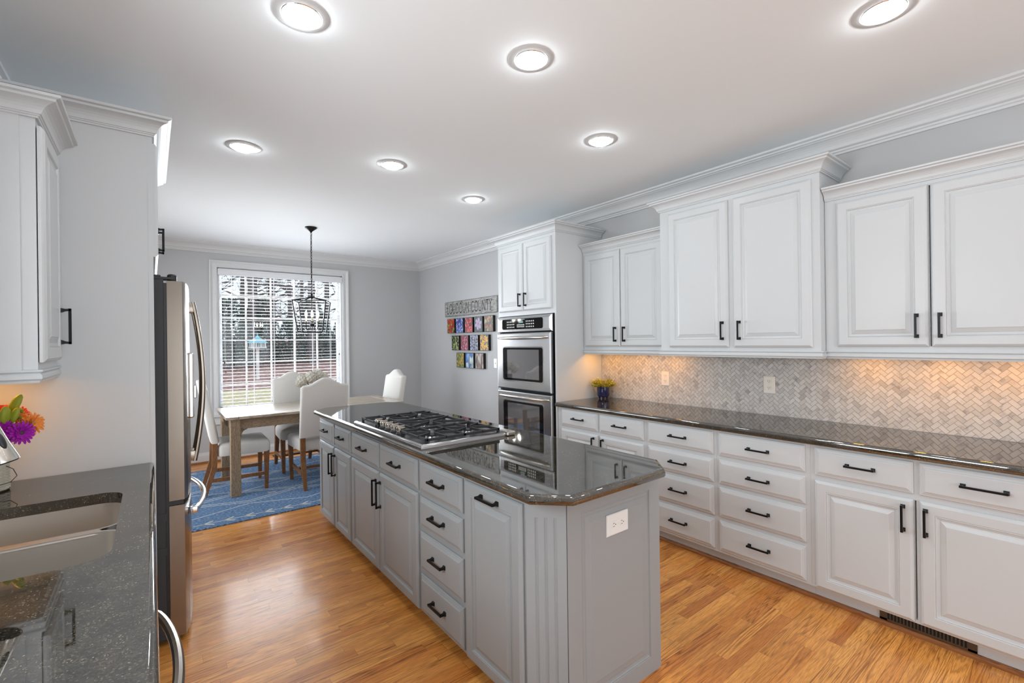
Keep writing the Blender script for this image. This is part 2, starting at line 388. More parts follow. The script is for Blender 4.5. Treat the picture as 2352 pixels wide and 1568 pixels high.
# ================================================================== ROOM SHELL
XL, XR, YN, YF, ZC = -0.655, 3.476, -2.95, 6.90, 2.743
# floor: oak strips as one floor surface
def build_floor():
    mb = MB(); w = .0575; y = YN
    rr = random.Random(3)
    while y < YF:
        x = XL - rr.random()*0.9
        while x < XR:
            L = rr.uniform(.28, 1.15); g = .0003
            a, b = max(x, XL), min(x+L, XR)
            if b-a > .01: mb.add([(a+g, y+g, 0), (b-g, y+g, 0), (b-g, min(y+w, YF)-g, 0), (a+g, min(y+w, YF)-g, 0)], [(0, 1, 2, 3)])
            x += L
        y += w
    o = mb.build('floor', [floor_mat, slot_dark], smooth=False); o['kind'] = 'structure'
    sub = MB(); sub.box(XL-.15, YN-.15, -.08, XR+.15, YF+.15, -.0015)
    s_ = sub.build('subfloor', slot_dark, o, smooth=False)
build_floor()
struct('ceiling', MB().box(XL-.15, YN-.15, ZC, XR+.15, YF+.15, ZC+.12), ceil_paint, smooth=False)
struct('wall_right', MB().box(XR, YN-.15, 0, XR+.15, YF+.15, ZC), wall_paint, smooth=False)
# far wall with window opening
wx0, wx1, wz0, wz1 = .665, 2.215, .60, 2.44
mb = MB(); mb.box(XL, YF, 0, wx0, YF+.15, ZC); mb.box(wx1, YF, 0, XR, YF+.15, ZC); mb.box(wx0, YF, 0, wx1, YF+.15, wz0); mb.box(wx0, YF, wz1, wx1, YF+.15, ZC)
struct('wall_far', mb, wall_paint, smooth=False)
# left wall with unseen sink and dining openings added to let fill light in
mb = MB(); a0, a1, b0, b1 = .55, 2.05, 1.15, 2.2
mb.box(XL-.15, YN, 0, XL, a0, ZC); mb.box(XL-.15, a1, 0, XL, 4.35, ZC); mb.box(XL-.15, 6.35, 0, XL, YF, ZC); mb.box(XL-.15, 4.35, 2.35, XL, 6.35, ZC); mb.box(XL-.15, a0, 0, XL, a1, b0); mb.box(XL-.15, a0, b1, XL, a1, ZC)
struct('wall_left', mb, wall_paint, smooth=False)
w2 = struct('fill_window_2', MB().box(XL-.10, a0, b0, XL-.05, a0+.05, b1).box(XL-.10, a1-.05, b0, XL-.05, a1, b1).box(XL-.10, a0, b0, XL-.05, a1, b0+.05).box(XL-.10, a0, b1-.05, XL-.05, a1, b1).box(XL-.10, (a0+a1)/2-.03, b0, XL-.05, (a0+a1)/2+.03, b1), trim_paint, smooth=False)  # unseen window assumed over the sink, added for the fill light
struct('pane', MB().box(XL-.078, a0+.04, b0+.04, XL-.074, a1-.04, b1-.04), glass_mat, w2, smooth=False)
mb = MB()
for y in (4.39, 5.35, 6.31): mb.box(XL-.11, y-.04, 0, XL-.05, y+.04, 2.35)
mb.box(XL-.11, 4.35, 0, XL-.05, 6.35, .12); mb.box(XL-.11, 4.35, 2.27, XL-.05, 6.35, 2.35)
d2 = struct('fill_door_2', mb, trim_paint, smooth=False)  # unseen glazed door added so fill reaches the dining end
struct('pane', MB().box(XL-.083, 4.38, .1, XL-.079, 6.32, 2.29), glass_mat, d2, smooth=False)
# near wall (behind the camera) with a wide glazed opening added for fill light
mb = MB(); p0, p1, q1 = -.15, 3.15, 2.35
mb.box(XL, YN-.15, 0, p0, YN, ZC); mb.box(p1, YN-.15, 0, XR, YN, ZC); mb.box(p0, YN-.15, q1, p1, YN, ZC)
struct('wall_near', mb, wall_paint, smooth=False)
mb = MB()
for x in (p0, (2*p0+p1)/3, (p0+2*p1)/3, p1): mb.box(x-.04, YN-.1, 0, x+.04, YN-.05, q1)
mb.box(p0, YN-.1, 0, p1, YN-.05, .10); mb.box(p0, YN-.1, q1-.08, p1, YN-.05, q1)
d1 = struct('fill_door_1', mb, trim_paint, smooth=False)  # made-up glazed door for the fill light behind the camera
struct('pane', MB().box(p0+.02, YN-.078, .08, p1-.02, YN-.074, q1-.06), glass_mat, d1, smooth=False)

# ceiling crown
CC = [(0, 0), (.014, 0), (.016, .012), (.024, .016), (.026, .026), (.040, .030), (.044, .034), (.046, .040), (.050, .050), (.058, .062), (.070, .074), (.084, .083), (.097, .088), (.100, .092), (.112, .096), (.114, .104), (.132, .110), (.134, .1225), (0, .1225)]
mb = MB(); sweep(mb, [(XR, YN), (XR, YF), (XL, YF), (XL, YN)], [(o, ZC-.1225+h) for o, h in CC])
struct('trim_1', mb, trim_paint, smooth=False)
# baseboards + oak shoe
BB = [(0, 0), (.014, 0), (.014, .095), (.008, .11), (.006, .13), (0, .13)]
def base(name, path):
    mb = MB(); sweep(mb, path, BB); o = struct(name, mb, trim_paint, smooth=False)
    mb = MB(); sweep(mb, [p for p in path], [(.014, 0), (.032, 0), (.030, .012), (.022, .020), (.014, .021)]); mb.build('shoe', oak_shoe, o, smooth=False)
base('baseboard_far', [(XR-.02, YF), (XL+.03, YF)])
base('baseboard_right', [(XR, 3.93), (XR, YF-.01)])
base('baseboard_left', [(XL, 4.33), (XL, 3.80)])

# ================================================================== WINDOW
win = MB()
zt = 2.533
CAS = [(-.0, 0), (.0, .020), (.012, .026), (.026, .026), (.030, .020), (.052, .018), (.060, .024), (.076, .034), (.088, .034), (.088, 0)]
upf = lambda x, z, h: (x, YF-h, z)
# travel with out to the LEFT: go up the right side, over the top towards the left, down
sweep(win, [(wx0, .56), (wx0, wz1), (wx1, wz1), (wx1, .56)], CAS, upf)
wo = struct('window_1', win, trim_paint, smooth=False)
mb = MB()   # jamb liner and sash bars
j = .03
mb.box(wx0, YF-.002, wz0, wx0+.02, YF+.13, wz1); mb.box(wx1-.02, YF-.002, wz0, wx1, YF+.13, wz1); mb.box(wx0, YF-.002, wz1-.02, wx1, YF+.13, wz1); mb.box(wx0, YF-.002, wz0, wx1, YF+.13, wz0+.02)
mb.box(wx0+.02, YF+.07, wz0+.02, wx0+.055, YF+.11, wz1-.02); mb.box(wx1-.055, YF+.07, wz0+.02, wx1-.02, YF+.11, wz1-.02)
mb.box(wx0+.02, YF+.07, wz0+.02, wx1-.02, YF+.11, wz0+.07); mb.box(wx0+.02, YF+.07, wz1-.07, wx1-.02, YF+.11, wz1-.02)
shaded_bars = mat('shade_tinted_window_bars', (0.40, 0.375, 0.355), 0.5)  # darker tint puts the white bars' shade into their colour
mb.build('sash', trim_paint, wo, smooth=False)
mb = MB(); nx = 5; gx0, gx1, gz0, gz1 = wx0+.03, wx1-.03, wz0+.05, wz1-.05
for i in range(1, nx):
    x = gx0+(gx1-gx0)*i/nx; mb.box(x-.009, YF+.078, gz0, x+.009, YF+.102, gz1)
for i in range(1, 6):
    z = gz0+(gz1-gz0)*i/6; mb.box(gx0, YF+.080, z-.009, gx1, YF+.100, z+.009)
mb.build('muntin_grid', shaded_bars, wo, smooth=False)
MB().box(wx0+.03, YF+.088, wz0+.03, wx1-.03, YF+.092, wz1-.03).build('glass', glass_mat, wo, smooth=False)
mb = MB(); mb.box(wx0-.10, YF-.05, .555, wx1+.10, YF+.07, .580, bev=.006); mb.box(wx0-.085, YF-.022, .47, wx1+.085, YF, .556, bev=.004); mb.box(wx0-.085, YF-.030, .462, wx1+.085, YF, .478, bev=.004)
mb.build('sill', trim_paint, wo, smooth=False)
# blind
bl = thing('window_blind', 'white horizontal slat blind lowered over the dining window', 'blind', (0, 0, 0))
YB = YF+.025
mb = MB(); mb.box(wx0+.004, YF-.035, 2.345, wx1-.004, YF+.0, 2.425, bev=.006); mb.box(wx0+.004, YF-.042, 2.405, wx1-.004, YF+.0, 2.425, bev=.004); mb.box(wx0+.004, YF-.040, 2.345, wx1-.004, YF+.0, 2.358, bev=.004); mb.build('valance', blind_white, bl, smooth=False)
mb = MB(); z = 2.325
tl = math.radians(0)
while z > .64:
    T = Matrix.Translation((0, YB, z)) @ Matrix.Rotation(tl, 4, 'X'); mb.box(wx0+.025, -.024, -.0011, wx1-.025, .024, .0011, T=T); z -= .0422
mb.build('slats', blind_white, bl, smooth=False)
MB().box(wx0+.025, YB-.025, .603, wx1-.025, YB+.025, .625, bev=.004).build('bottom_rail', blind_white, bl, smooth=False)
mb = MB()
for i in range(6):
    x = wx0+.16+(wx1-wx0-.32)*i/5
    for dy in (-.025, .025): mb.box(x-.0018, YB+dy-.0008, .62, x+.0018, YB+dy+.0008, 2.35)
mb.build('ladder_cords', cord_white, bl, smooth=False)
for x, zb in ((.735, 1.23), (.748, 1.11), (2.165, 1.30)):
    pc = MB().tube([(x, YB-.032, 2.35), (x, YB-.032, zb+.02)], .0012, 5).build('pull_cord', cord_white, bl)
    MB().lathe([(.003, .022), (.008, .012), (.009, .0), (.005, -.006)], 10, Matrix.Translation((x, YB-.032, zb))).build('tassel', tassel, pc)

# ================================================================== RIGHT RUN : base cabinets
FB = 2.876     # face-frame plane of base cabinets
def T_R(y): return FX(FB, y)
def base_unit(label, y0, y1, columns, gaps=(), x_face=FB, depth=.595, m=white_paint, toe=.055, name='base_cabinet', zb=.088, zt=.872):
    """y0>y1 along the wall; columns: list of (ya, yb, [(kind, z0, z1, handle spec)])"""
    t = thing(name, label, 'cabinet', (x_face+.2, (y0+y1)/2, 0))
    off = Vector(t.location)
    T = Matrix.Translation(-off) @ FX(x_face, 0)
    mb = MB(); carcass(mb, -y0, -y1, zb, zt, depth, T, [(-g, .105, .675) for g in gaps])
    mb.build('body', m, t, smooth=False)
    mb = MB(); mb.box(-y0, 0.001, -depth, -y1, zb, -toe, T=T); mb.build('toe_kick', m, t, smooth=False)
    for ya, yb, items in columns:
        for kind, z0, z1, h in items:
            o = front('door' if kind == 'door' else 'drawer', kind, -ya, z0, -yb, z1, T, m, t)
            if h is None: continue
            if h[0] == 'H': handle(-(ya+yb)/2, h[1], h[2], False, T, o)
            else: handle(-h[1], h[2], h[3], True, T, o)
    return t
DR = ('drawer', .713, .860, ('H', .788, .128))
base_unit('white base cabinet beside the oven tower, two drawers over two doors', 3.035, 2.098, [
    (2.984, 2.561, [('drawer', .713, .860, ('H', .789, .125)), ('door', .100, .684, ('V', 2.60, .60, .128))]),
    (2.541, 2.116, [('drawer', .713, .860, ('H', .789, .125)), ('door', .100, .684, ('V', 2.50, .60, .128))])], gaps=(2.551,))
four = [('drawer', .713, .860, ('H', .789, .128)), ('drawer', .533, .686, ('H', .611, .128)), ('drawer', .321, .508, ('H', .418, .128)), ('drawer', .106, .295, ('H', .204, .128))]
base_unit('white four-drawer base cabinet with the narrower stack, its left side behind the island corner', 2.0975, 1.5603, [(2.077, 1.578, four)])
base_unit('white four-drawer base cabinet between the narrower drawer stack and the two-door cabinet', 1.5597, 1.0203, [(1.542, 1.044, four)])
base_unit('white base cabinet above the brown toe vent, two drawers over two doors', 1.0197, .10, [
    (.996, .579, [('drawer', .707, .860, ('H', .789, .128)), ('door', .097, .679, ('V', .617, .585, .128))]),
    (.557, .120, [('drawer', .707, .860, ('H', .789, .152)), ('door', .097, .679, ('V', .534, .585, .128))])], gaps=(.573,))
mb = MB(); sweep(mb, [(2.931, .10), (2.931, 3.04)], [(0, 0), (.019, 0), (.018, .012), (.010, .021), (0, .022)])
tag(mb.build('shoe_moulding', oak_shoe, smooth=False), 'stained oak shoe moulding along the foot of the white base cabinets', 'moulding')
# toe vent
t = thing('toe_kick_vent', 'brown metal vent grille in the toe kick of the white base cabinets', 'vent', (2.925, .55, .05))
T = FX(0, 0) ; T = Matrix.Translation((2.9295-2.925, 0-.55, -.05)) @ FX(0, 0)
mb = MB(); u0, u1, v0, v1 = -.730, -.375, .024, .088
mb.box(u0, v0, 0, u1, v0+.010, .005, T=T); mb.box(u0, v1-.010, 0, u1, v1, .005, T=T); mb.box(u0, v0, 0, u0+.03, v1, .005, T=T); mb.box(u1-.03, v0, 0, u1, v1, .005, T=T)
n = 22
for i in range(n+1):
    u = u0+.03+(u1-u0-.06)*i/n; mb.box(u-.0038, v0+.008, 0, u+.0022, v1-.008, .004, T=T)
mb.build('grille', bronze, t, smooth=False)
MB().box(u0+.01, v0+.004, .0002, u1-.01, v1-.004, .0008, T=T).build('duct_shadow', void_dark, t, smooth=False)

# countertop right
def counter(name, poly, z0, z1, m, hole=None, edges=None, label=None, cat='countertop', r=.016):
    prof = [(.014, z0), (.004, z0+.003), (0, z0+.010), (0, z1-.014), (.0035, z1-.0055), (.009, z1-.0015), (r, z1)]
    mb = MB(); loops = [[(x, y, z) for x, y in offset(poly, i)] for i, z in prof]
    mb.loft(loops, True, hole is None, hole is None)
    if hole:
        for z, ins in ((z1, r), (z0, .014)):
            bm = bmesh.new(); o1 = offset(poly, ins)
            def ring(pts):
                vs = [bm.verts.new((x, y, z)) for x, y in pts]
                for i in range(len(vs)): bm.edges.new((vs[i], vs[(i+1) % len(vs)]))
            ring(o1); ring(hole)
            bmesh.ops.triangle_fill(bm, use_beauty=True, edges=bm.edges[:])
            bm.verts.index_update(); mb.add([v.co[:] for v in bm.verts], [[v.index for v in f.verts] for f in bm.faces]); bm.free()
        mb.loft([[(x, y, z1) for x, y in hole], [(x, y, z0) for x, y in hole]], True, False, False)
    o = mb.build(name, m, smooth=True, ang=40, flat_area=.01)
    return tag(o, label, cat)
ZT = .914
def rrect(x0, y0, x1, y1, r, n=6):
    pts = []
    for cx, cy, a in ((x1-r, y0+r, -PI/2), (x1-r, y1-r, 0), (x0+r, y1-r, PI/2), (x0+r, y0+r, PI)):
        for i in range(n+1): t_ = a+PI/2*i/n; pts.append((cx+r*math.cos(t_), cy+r*math.sin(t_)))
    return pts
counter('right_countertop', [(2.835, .06), (3.470, .06), (3.470, 3.036), (2.835, 3.036)], .873, ZT, granite, label='long black speckled granite countertop along the white base cabinets on the right')

# backsplash herringbone
def herring():
    y0, y1, z0, z1 = .06, 3.036, ZT, 1.40; w = .0238
    mb = MB(); mb.box(3.4695, y0, z0, 3.4755, y1, z1, mi=0)
    g = .0009
    def clip(poly):
        for ax, lim, sgn in ((0, y0, 1), (0, y1, -1), (1, z0+.001, 1), (1, z1, -1)):
            out = []
            for i in range(len(poly)):
                a, b = poly[i-1], poly[i]; da = (a[ax]-lim)*sgn; db = (b[ax]-lim)*sgn
                if (da >= 0) != (db >= 0):
                    t_ = da/(da-db); out.append((a[0]+(b[0]-a[0])*t_, a[1]+(b[1]-a[1])*t_))
                if db >= 0: out.append(b)
            poly = out
            if not poly: return []
        return poly
    c = math.cos(PI/4)
    for k in range(-170, 170):
        for l in range(-95, 95):
            for (ax, ay, bx_, by) in ((k+2*l, k-2*l, k+2*l+2, k-2*l+1), (2+k+2*l, -1+k-2*l, 3+k+2*l, 1+k-2*l)):
                cxx, cyy = (ax+bx_)/2*w, (ay+by)/2*w
                Y = 1.5+(cxx-cyy)*c; Z = 1.15+(cxx+cyy)*c
                if not (y0-.06 < Y < y1+.06 and z0-.06 < Z < z1+.06): continue
                q = [(ax*w+g, ay*w+g), (bx_*w-g, ay*w+g), (bx_*w-g, by*w-g), (ax*w+g, by*w-g)]
                q = clip([(1.5+(a-b)*c, 1.15+(a+b)*c) for a, b in q])
                if len(q) < 3: continue
                n = len(q); f = [(3.4675, a, b) for a, b in q]+[(3.4700, a, b) for a, b in q]
                fs = [tuple(range(n))]+[(i, (i+1) % n, n+(i+1) % n, n+i) for i in range(n)]
                mb.add(f, fs, mi=1)
    tag(mb.build('backsplash', [grout, tile_mat], smooth=False), 'herringbone marble mosaic backsplash between the right counter and wall cabinets', 'backsplash')
herring()

def outlet(name, T, w, h, m, label, horiz=False, kind='outlet'):
    t = thing(name, label, 'outlet' if kind == 'outlet' else 'switch', tuple(T.translation))
    T = Matrix.Translation(-T.translation) @ T
    mb = MB(); rects(mb, -w/2, -h/2, w/2, h/2, [(0, 0), (0, .003), (.003, .0062), (.006, .0068)], T)
    mb.build('cover_plate', m, t, smooth=False)
    if kind == 'outlet':
        for s_ in (-1, 1):
            mb = MB(); d = .0215*(w/.07 if horiz else h/.115 if not horiz else 1)*s_
            if horiz: d = .0215*(w/.115)*s_
            c = (d, 0) if horiz else (0, d)
            M_ = T @ Matrix.Translation((c[0], c[1], .0068)) @ (Matrix.Rotation(PI/2, 4, 'Z') if horiz else Matrix.Identity(4))
            rr = .0165
            pts = [(max(-.0150, min(.0150, rr*math.cos(a))), max(-.0125, min(.0125, rr*math.sin(a)))) for a in [2*PI*i/24 for i in range(24)]]
            mb.loft([[(x, y, 0) for x, y in pts], [(x*.96, y*.96, .002) for x, y in pts]], True, False, True, M_, 0)
            for sx in (-.006, .006): mb.box(sx-.0011, .000, .0019, sx+.0011, .0078, .0023, T=M_, mi=1)
            mb.lathe([(.0024, .0019), (.0024, .0023)], 10, M_ @ Matrix.Translation((0, -.006, 0)), 1)
            mb.build('socket', [m, slot_dark], t, smooth=False)
        mb = MB(); mb.lathe([(.003, .0066), (.003, .0078), (.0015, .0082)], 10, T); mb.build('screw', m, t)
    else:
        mb = MB(); mb.box(-.006, -.012, .006, .006, .012, .0085, T=T); mb.box(-.004, -.002, .008, .004, .008, .016, T=T, bev=.001); mb.build('toggle', m, t, smooth=False)
    return t
outlet('wall_outlet', FX(3.4672, 2.329) @ Matrix.Translation((0, 1.126, 0)), .078, .122, plate_ivory, 'ivory double outlet on the backsplash nearer the potted plant')
outlet('wall_outlet', FX(3.4672, 1.484) @ Matrix.Translation((0, 1.128, 0)), .078, .122, plate_ivory, 'ivory double outlet on the backsplash under the tall double-door wall cabinet')
outlet('light_switch', FX(XR, 4.815) @ Matrix.Translation((0, 1.18, 0)), .072, .125, plate_white, 'small white toggle switch on the grey wall left of the ovens', kind='switch')

# ================================================================== RIGHT RUN : wall cabinets
def wall_unit(label, y0, y1, xf, zb, zt, doors, gaps=(), crown=None, railz=1.334, ends=(True, True), name='wall_cabinet'):
    t = thing(name, label, 'cabinet', (xf+.1, (y0+y1)/2, zb)); off = Vector(t.location); P = Matrix.Translation(-off); T = P @ FX(xf, 0)
    mb = MB(); carcass(mb, -y0, -y1, zb, zt, XR-xf-.001, T, [(-g, 1.406, 2.248) for g in gaps]); mb.build('body', white_paint, t, smooth=False)
    for ya, yb, z0, z1, hy, hz in doors:
        o = front('door', 'door', -ya, z0, -yb, z1, T, white_paint, t); handle(-hy, hz, .128, True, T, o)
    return t, off
def path_L(xf, y0, y1, off, far=True, near=True, back=XR-.01, inset=0):
    # travel so that left = outwards (-X): go from near (small y) to far => direction +Y, left = -X
    p = []
    if near: p.append((back, y1))
    p += [(xf, y1), (xf, y0)]
    if far: p.append((back, y0))
    return [(x-off.x, y-off.y) for x, y in p]
cz = 2.275
t, off = wall_unit('lower white two-door wall cabinet between the oven tower and the taller cabinet', 3.036, 2.150, 3.222, 1.376, 2.345,
    [(3.010, 2.600, 1.404, 2.250, 2.645, 1.51), (2.592, 2.172, 1.404, 2.250, 2.548, 1.51)], gaps=(2.596,))
crown_on(path_L(3.222, 3.034, 2.152, off, False, False), cz-off.z, t, k=.86)
mb = MB(); sweep(mb, path_L(3.222, 3.034, 2.152, off, False, False), [(o, h+1.332-off.z) for o, h in RAIL]); mb.build('light_rail', white_paint, t, smooth=False)
t, off = wall_unit('taller white two-door wall cabinet standing proud in the middle of the row', 2.148, 1.051, 3.150, 1.376, 2.515,
    [(2.071, 1.606, 1.400, 2.415, 1.645, 1.515), (1.568, 1.094, 1.400, 2.415, 1.528, 1.515)], gaps=())
crown_on(path_L(3.150, 2.148, 1.051, off), 2.445-off.z, t, k=.95)
mb = MB(); sweep(mb, path_L(3.150, 2.148, 1.051, off, True, True, 3.21), [(o, h+1.332-off.z) for o, h in RAIL]); mb.build('light_rail', white_paint, t, smooth=False)
t, off = wall_unit('lower white two-door wall cabinet at the right edge of the picture', 1.049, .10, 3.222, 1.376, 2.345,
    [(.988, .577, 1.404, 2.253, .625, 1.515), (.564, .122, 1.404, 2.253, .532, 1.515)], gaps=(.5705,))
crown_on(path_L(3.222, 1.047, .10, off, False, False), cz-off.z, t, k=.86)
mb = MB(); sweep(mb, path_L(3.222, 1.047, .10, off, False, False), [(o, h+1.332-off.z) for o, h in RAIL]); mb.build('light_rail', white_paint, t, smooth=False)
def puck(label, x, y, z=1.376):
    t = thing('under_cabinet_light', label, 'light', (x, y, z))
    MB().lathe([(.036, -.0002), (.036, -.010), (.031, -.014), (.0285, -.014)], 28, cap1=False).build('housing', plate_white, t)
    MB().lathe([(.0284, -.0125), (.0284, -.0135), (.02, -.0145)], 28).build('lens', warm_glow, t)
for lb, yy in (('directly above the potted plant', 2.88), ('between plant and nearest outlet', 2.56), ('right of the nearest outlet', 2.24)):
    puck('warm puck light under the wall cabinet by the ovens, ' + lb, 3.30, yy)
for lb, yy in (('left one of its three', .88), ('middle one of its three', .56), ('right one of its three', .26)):
    puck('round warm puck light under the right-edge wall cabinet, ' + lb, 3.30, yy)

# ================================================================== OVEN TOWER
FO = 2.870
t = thing('oven_cabinet', 'tall white cabinet tower holding the double oven', 'cabinet', (3.1, 3.475, 0)); off = Vector(t.location); P = Matrix.Translation(-off); T = P @ FX(FO, 0)
mb = MB(); u0, u1 = -3.912, -3.040; D = XR-FO-.001
mb.box(u0, .088, -D, u0+.02, 2.515, 0, T=T); mb.box(u1-.02, .088, -D, u1, 2.515, 0, T=T); mb.box(u0+.02, 1.713, -D, u1-.02, 2.515, 0, T=T); mb.box(u0+.02, .088, -D, u1-.02, .375, 0, T=T); mb.box(u0+.02, .375, -D, u1-.02, 1.713, -D+.02, T=T)
mb.build('body', white_paint, t, smooth=False)
MB().box(u0, .001, -D, u1, .088, -.055, T=T).build('toe_kick', white_paint, t, smooth=False)
o = front('door', 'door', -3.885, 1.756, -3.490, 2.415, T, white_paint, t); handle(-3.530, 1.862, .128, True, T, o)
o = front('door', 'door', -3.482, 1.756, -3.088, 2.415, T, white_paint, t); handle(-3.442, 1.862, .128, True, T, o)
o = front('drawer', 'drawer', -3.885, .13, -3.088, .345, T, white_paint, t); handle(-3.486, .24, .128, False, T, o)
crown_on(path_L(FO, 3.912, 3.040, off), 2.443, t, k=.95)
# double oven
t = thing('double_wall_oven', 'stainless steel double wall oven built into the white tower', 'oven', (2.86, 3.49, .38)); off = Vector(t.location); P = Matrix.Translation(-off); T = P @ FX(2.868, 0)
a, b = -3.890, -3.080
MB().box(a+.02, .39, -.50, b-.02, 1.70, -.003, T=T).build('chassis', void_dark, t, smooth=False)
mb = MB(); rects(mb, a-.012, 1.550, b+.004, 1.706, [(0, 0), (0, .012), (.006, .022), (.03, .026)], T); cp = mb.build('control_panel', steel, t, smooth=False)
def rr_panel(mb, u0, v0, u1, v1, r, w0, w1, T, mi=None, n=6, bev=.002):
    A = rrect(u0, v0, u1, v1, r, n); B = offset(A, bev)
    mb.loft([[(x, y, w0) for x, y in A], [(x, y, w1-bev) for x, y in A], [(x, y, w1) for x, y in B]], True, True, True, T, mi)
mb = MB(); rr_panel(mb, -3.815, 1.578, -3.190, 1.680, .02, .024, .0285, T); mb.build('display_glass', black_glass, cp, smooth=False)
btn = mat('panel_button_print', (0.7, 0.7, 0.68), 0.5)
mb = MB()
for (uu, nn, rows) in ((-3.725, 5, 3), (-3.425, 5, 3)):
    for i in range(nn):
        for jx in range(rows):
            M_ = T @ Matrix.Translation((uu+i*.026, 1.600+jx*.026, .0285)); mb.lathe([(.0075, 0), (.0075, .0006)], 10, M_ @ Matrix.Diagonal((1, .9, 1, 1)))
for i in range(6):
    for jx in range(2): mb.box(-3.570+i*.020, 1.596+jx*.018, .0285, -3.558+i*.020, 1.607+jx*.018, .0291, T=T)
for z, w in ((1.672, .09), (1.664, .06)): mb.box(-3.54, z-.002, .0285, -3.54+w, z+.001, .0290, T=T)
mb.build('button', btn, cp, smooth=False)['kind'] = 'stuff'
MB().box(-3.54, 1.638, .0285, -3.475, 1.655, .0291, T=T).build('clock_display', mat('clock_digits', (0.05, 0.12, 0.11), 0.3, emit=(0.2, 0.5, 0.45), es=0.35), cp, smooth=False)
def oven_door(v0, v1, wv0, wv1, label):
    mb = MB(); rects(mb, a, v0, b, v1, [(0, .002), (0, .030), (.004, .036), (.012, .038)], T); d = mb.build('oven_door', steel, t, smooth=False); d['label'] = label
    mb = MB(); rr_panel(mb, -3.800, wv0-.012, -3.172, wv1+.012, .03, .036, .0395, T); mb.build('window_rim', chrome, d, smooth=False)
    mb = MB(); rr_panel(mb, -3.790, wv0, -3.182, wv1, .024, .037, .0405, T); mb.build('black_surround', black_glass, d, smooth=False)
    mb = MB(); rr_panel(mb, -3.72, wv0+.02, -3.235, wv1-.02, .006, .0395, .0412, T); mb.build('window', oven_window, d, smooth=False)
    hz = v1-.048
    pts = []
    for i in range(17):
        s_ = i/16; u = a+.02+(b-a-.04)*s_; pts.append((u, hz, .040+.038*math.sin(PI*s_)**.45))
    rad = [.007+.010*math.sin(PI*i/16)**.5 for i in range(17)]
    mb = MB(); mb.tube(pts, rad, 12, T=T, flat=(1, .8)); mb.build('handle', nickel, d)
oven_door(.985, 1.541, 1.075, 1.400, 'upper stainless oven door with dark window')
oven_door(.405, .967, .475, .872, 'lower stainless oven door with dark window')

# ================================================================== ISLAND
XI = 1.103
def isl(label, y0, y1, cols, gaps=()):
    return base_unit(label, y0, y1, cols, gaps, x_face=XI, depth=1.782-XI, m=grey_paint, toe=.07, name='island_cabinet', zb=.062, zt=.876)
isl('grey island cabinet at the dining end, two drawers over two doors', 4.045, 3.236, [
    (3.992, 3.628, [('drawer', .690, .847, ('H', .772, .115)), ('door', .068, .672, ('V', 3.655, .545, .16))]),
    (3.604, 3.250, [('drawer', .690, .847, ('H', .772, .115)), ('door', .068, .672, ('V', 3.578, .545, .16))])], gaps=(3.616,))
isl('grey island cabinet below the cooktop, two drawers over two doors', 3.234, 2.209, [
    (3.228, 2.745, [('drawer', .690, .847, ('H', .772, .128)), ('door', .068, .672, ('V', 2.770, .545, .16))]),
    (2.728, 2.222, [('drawer', .690, .847, ('H', .772, .128)), ('door', .068, .672, ('V', 2.704, .545, .16))])], gaps=(2.736,))
isl('grey island cabinet with four stacked drawers', 2.207, 1.771, [(2.195, 1.782, [('drawer', .690, .847, ('H', .776, .128)), ('drawer', .513, .665, ('H', .597, .128)), ('drawer', .293, .485, ('H', .395, .128)), ('drawer', .079, .266, ('H', .178, .128))])])
isl('grey island pull-out cabinet with one tall front and a top handle', 1.769, 1.352, [(1.757, 1.358, [('door', .068, .847, ('H', .812, .128))])])
# end block with fluted corner
t = thing('island_end_panel', 'grey panelled island end with a fluted chamfered corner', 'panel', (1.45, 1.3, 0)); off = Vector(t.location); P = Matrix.Translation(-off)
EY = 1.245; c0 = Vector((XI, 1.350)); c1 = Vector((1.213, EY))
poly = [(c1.x, EY), (1.784, EY), (1.784, 1.351), (XI, 1.351), (c0.x, c0.y)]
mb = MB(); mb.loft([[(x, y, .0) for x, y in poly], [(x, y, .876) for x, y in poly]], True, True, True, P); mb.build('body', grey_paint, t, smooth=False)
# raised panel on the end
T = P @ FYm(EY, 0)
PAN = [(0, 0), (.0, .001), (.004, .0045), (.010, .0015), (.014, .0015), (.018, .006), (.024, .008), (.026, .004), (.04, .004)]
mb = MB()
rects(mb, c1.x, .0, 1.784, .876, [(0, .0), (0, .006), (.072, .006), (.074, .003), (.078, .005), (.081, .0015), (.094, -.0005+.001), (.098, .003), (.122, .0055), (.124, .0065)], T, cap0=False)
mb.build('end_frame', grey_paint, t, smooth=False)
# chamfer face with three flutes
d = (c1-c0); Lc = d.length; d.normalize(); nrm = Vector((-d.y, d.x)); nrm = nrm if nrm.x < 0 else -nrm
Tc = P @ FR((c0.x, c0.y, 0), (d.x, d.y, 0), (0, 0, 1), (nrm.x, nrm.y, 0))
mb = MB()
xs = [0]; fl = [Lc*.27, Lc*.5, Lc*.73]
prof = [(0, .006)]
for f_ in fl: prof += [(f_-.0065, .006), (f_-.004, .0028), (f_, .0015), (f_+.004, .0028), (f_+.0065, .006)]
prof += [(Lc, .006)]
lo = [(x, 0, w) for x, w in prof]+[(Lc, 0, 0), (0, 0, 0)]; hi = [(x, .80, w) for x, w in prof]+[(Lc, .80, 0), (0, .80, 0)]
mb.loft([lo, hi], True, True, True, Tc)
mb.box(0, .80, 0, Lc, .876, .006, T=Tc)
mb.build('fluted_corner', grey_paint, t, smooth=False)
for ya, yb in ((1.352, 4.045),):
    mb = MB(); sweep(mb, [(XI+.071, ya), (XI+.071, yb)], [(0, 0), (.018, 0), (.017, .012), (.010, .019), (0, .020)])
    tag(mb.build('shoe_moulding', oak_shoe, smooth=False), 'stained oak shoe moulding under the grey island doors', 'moulding')
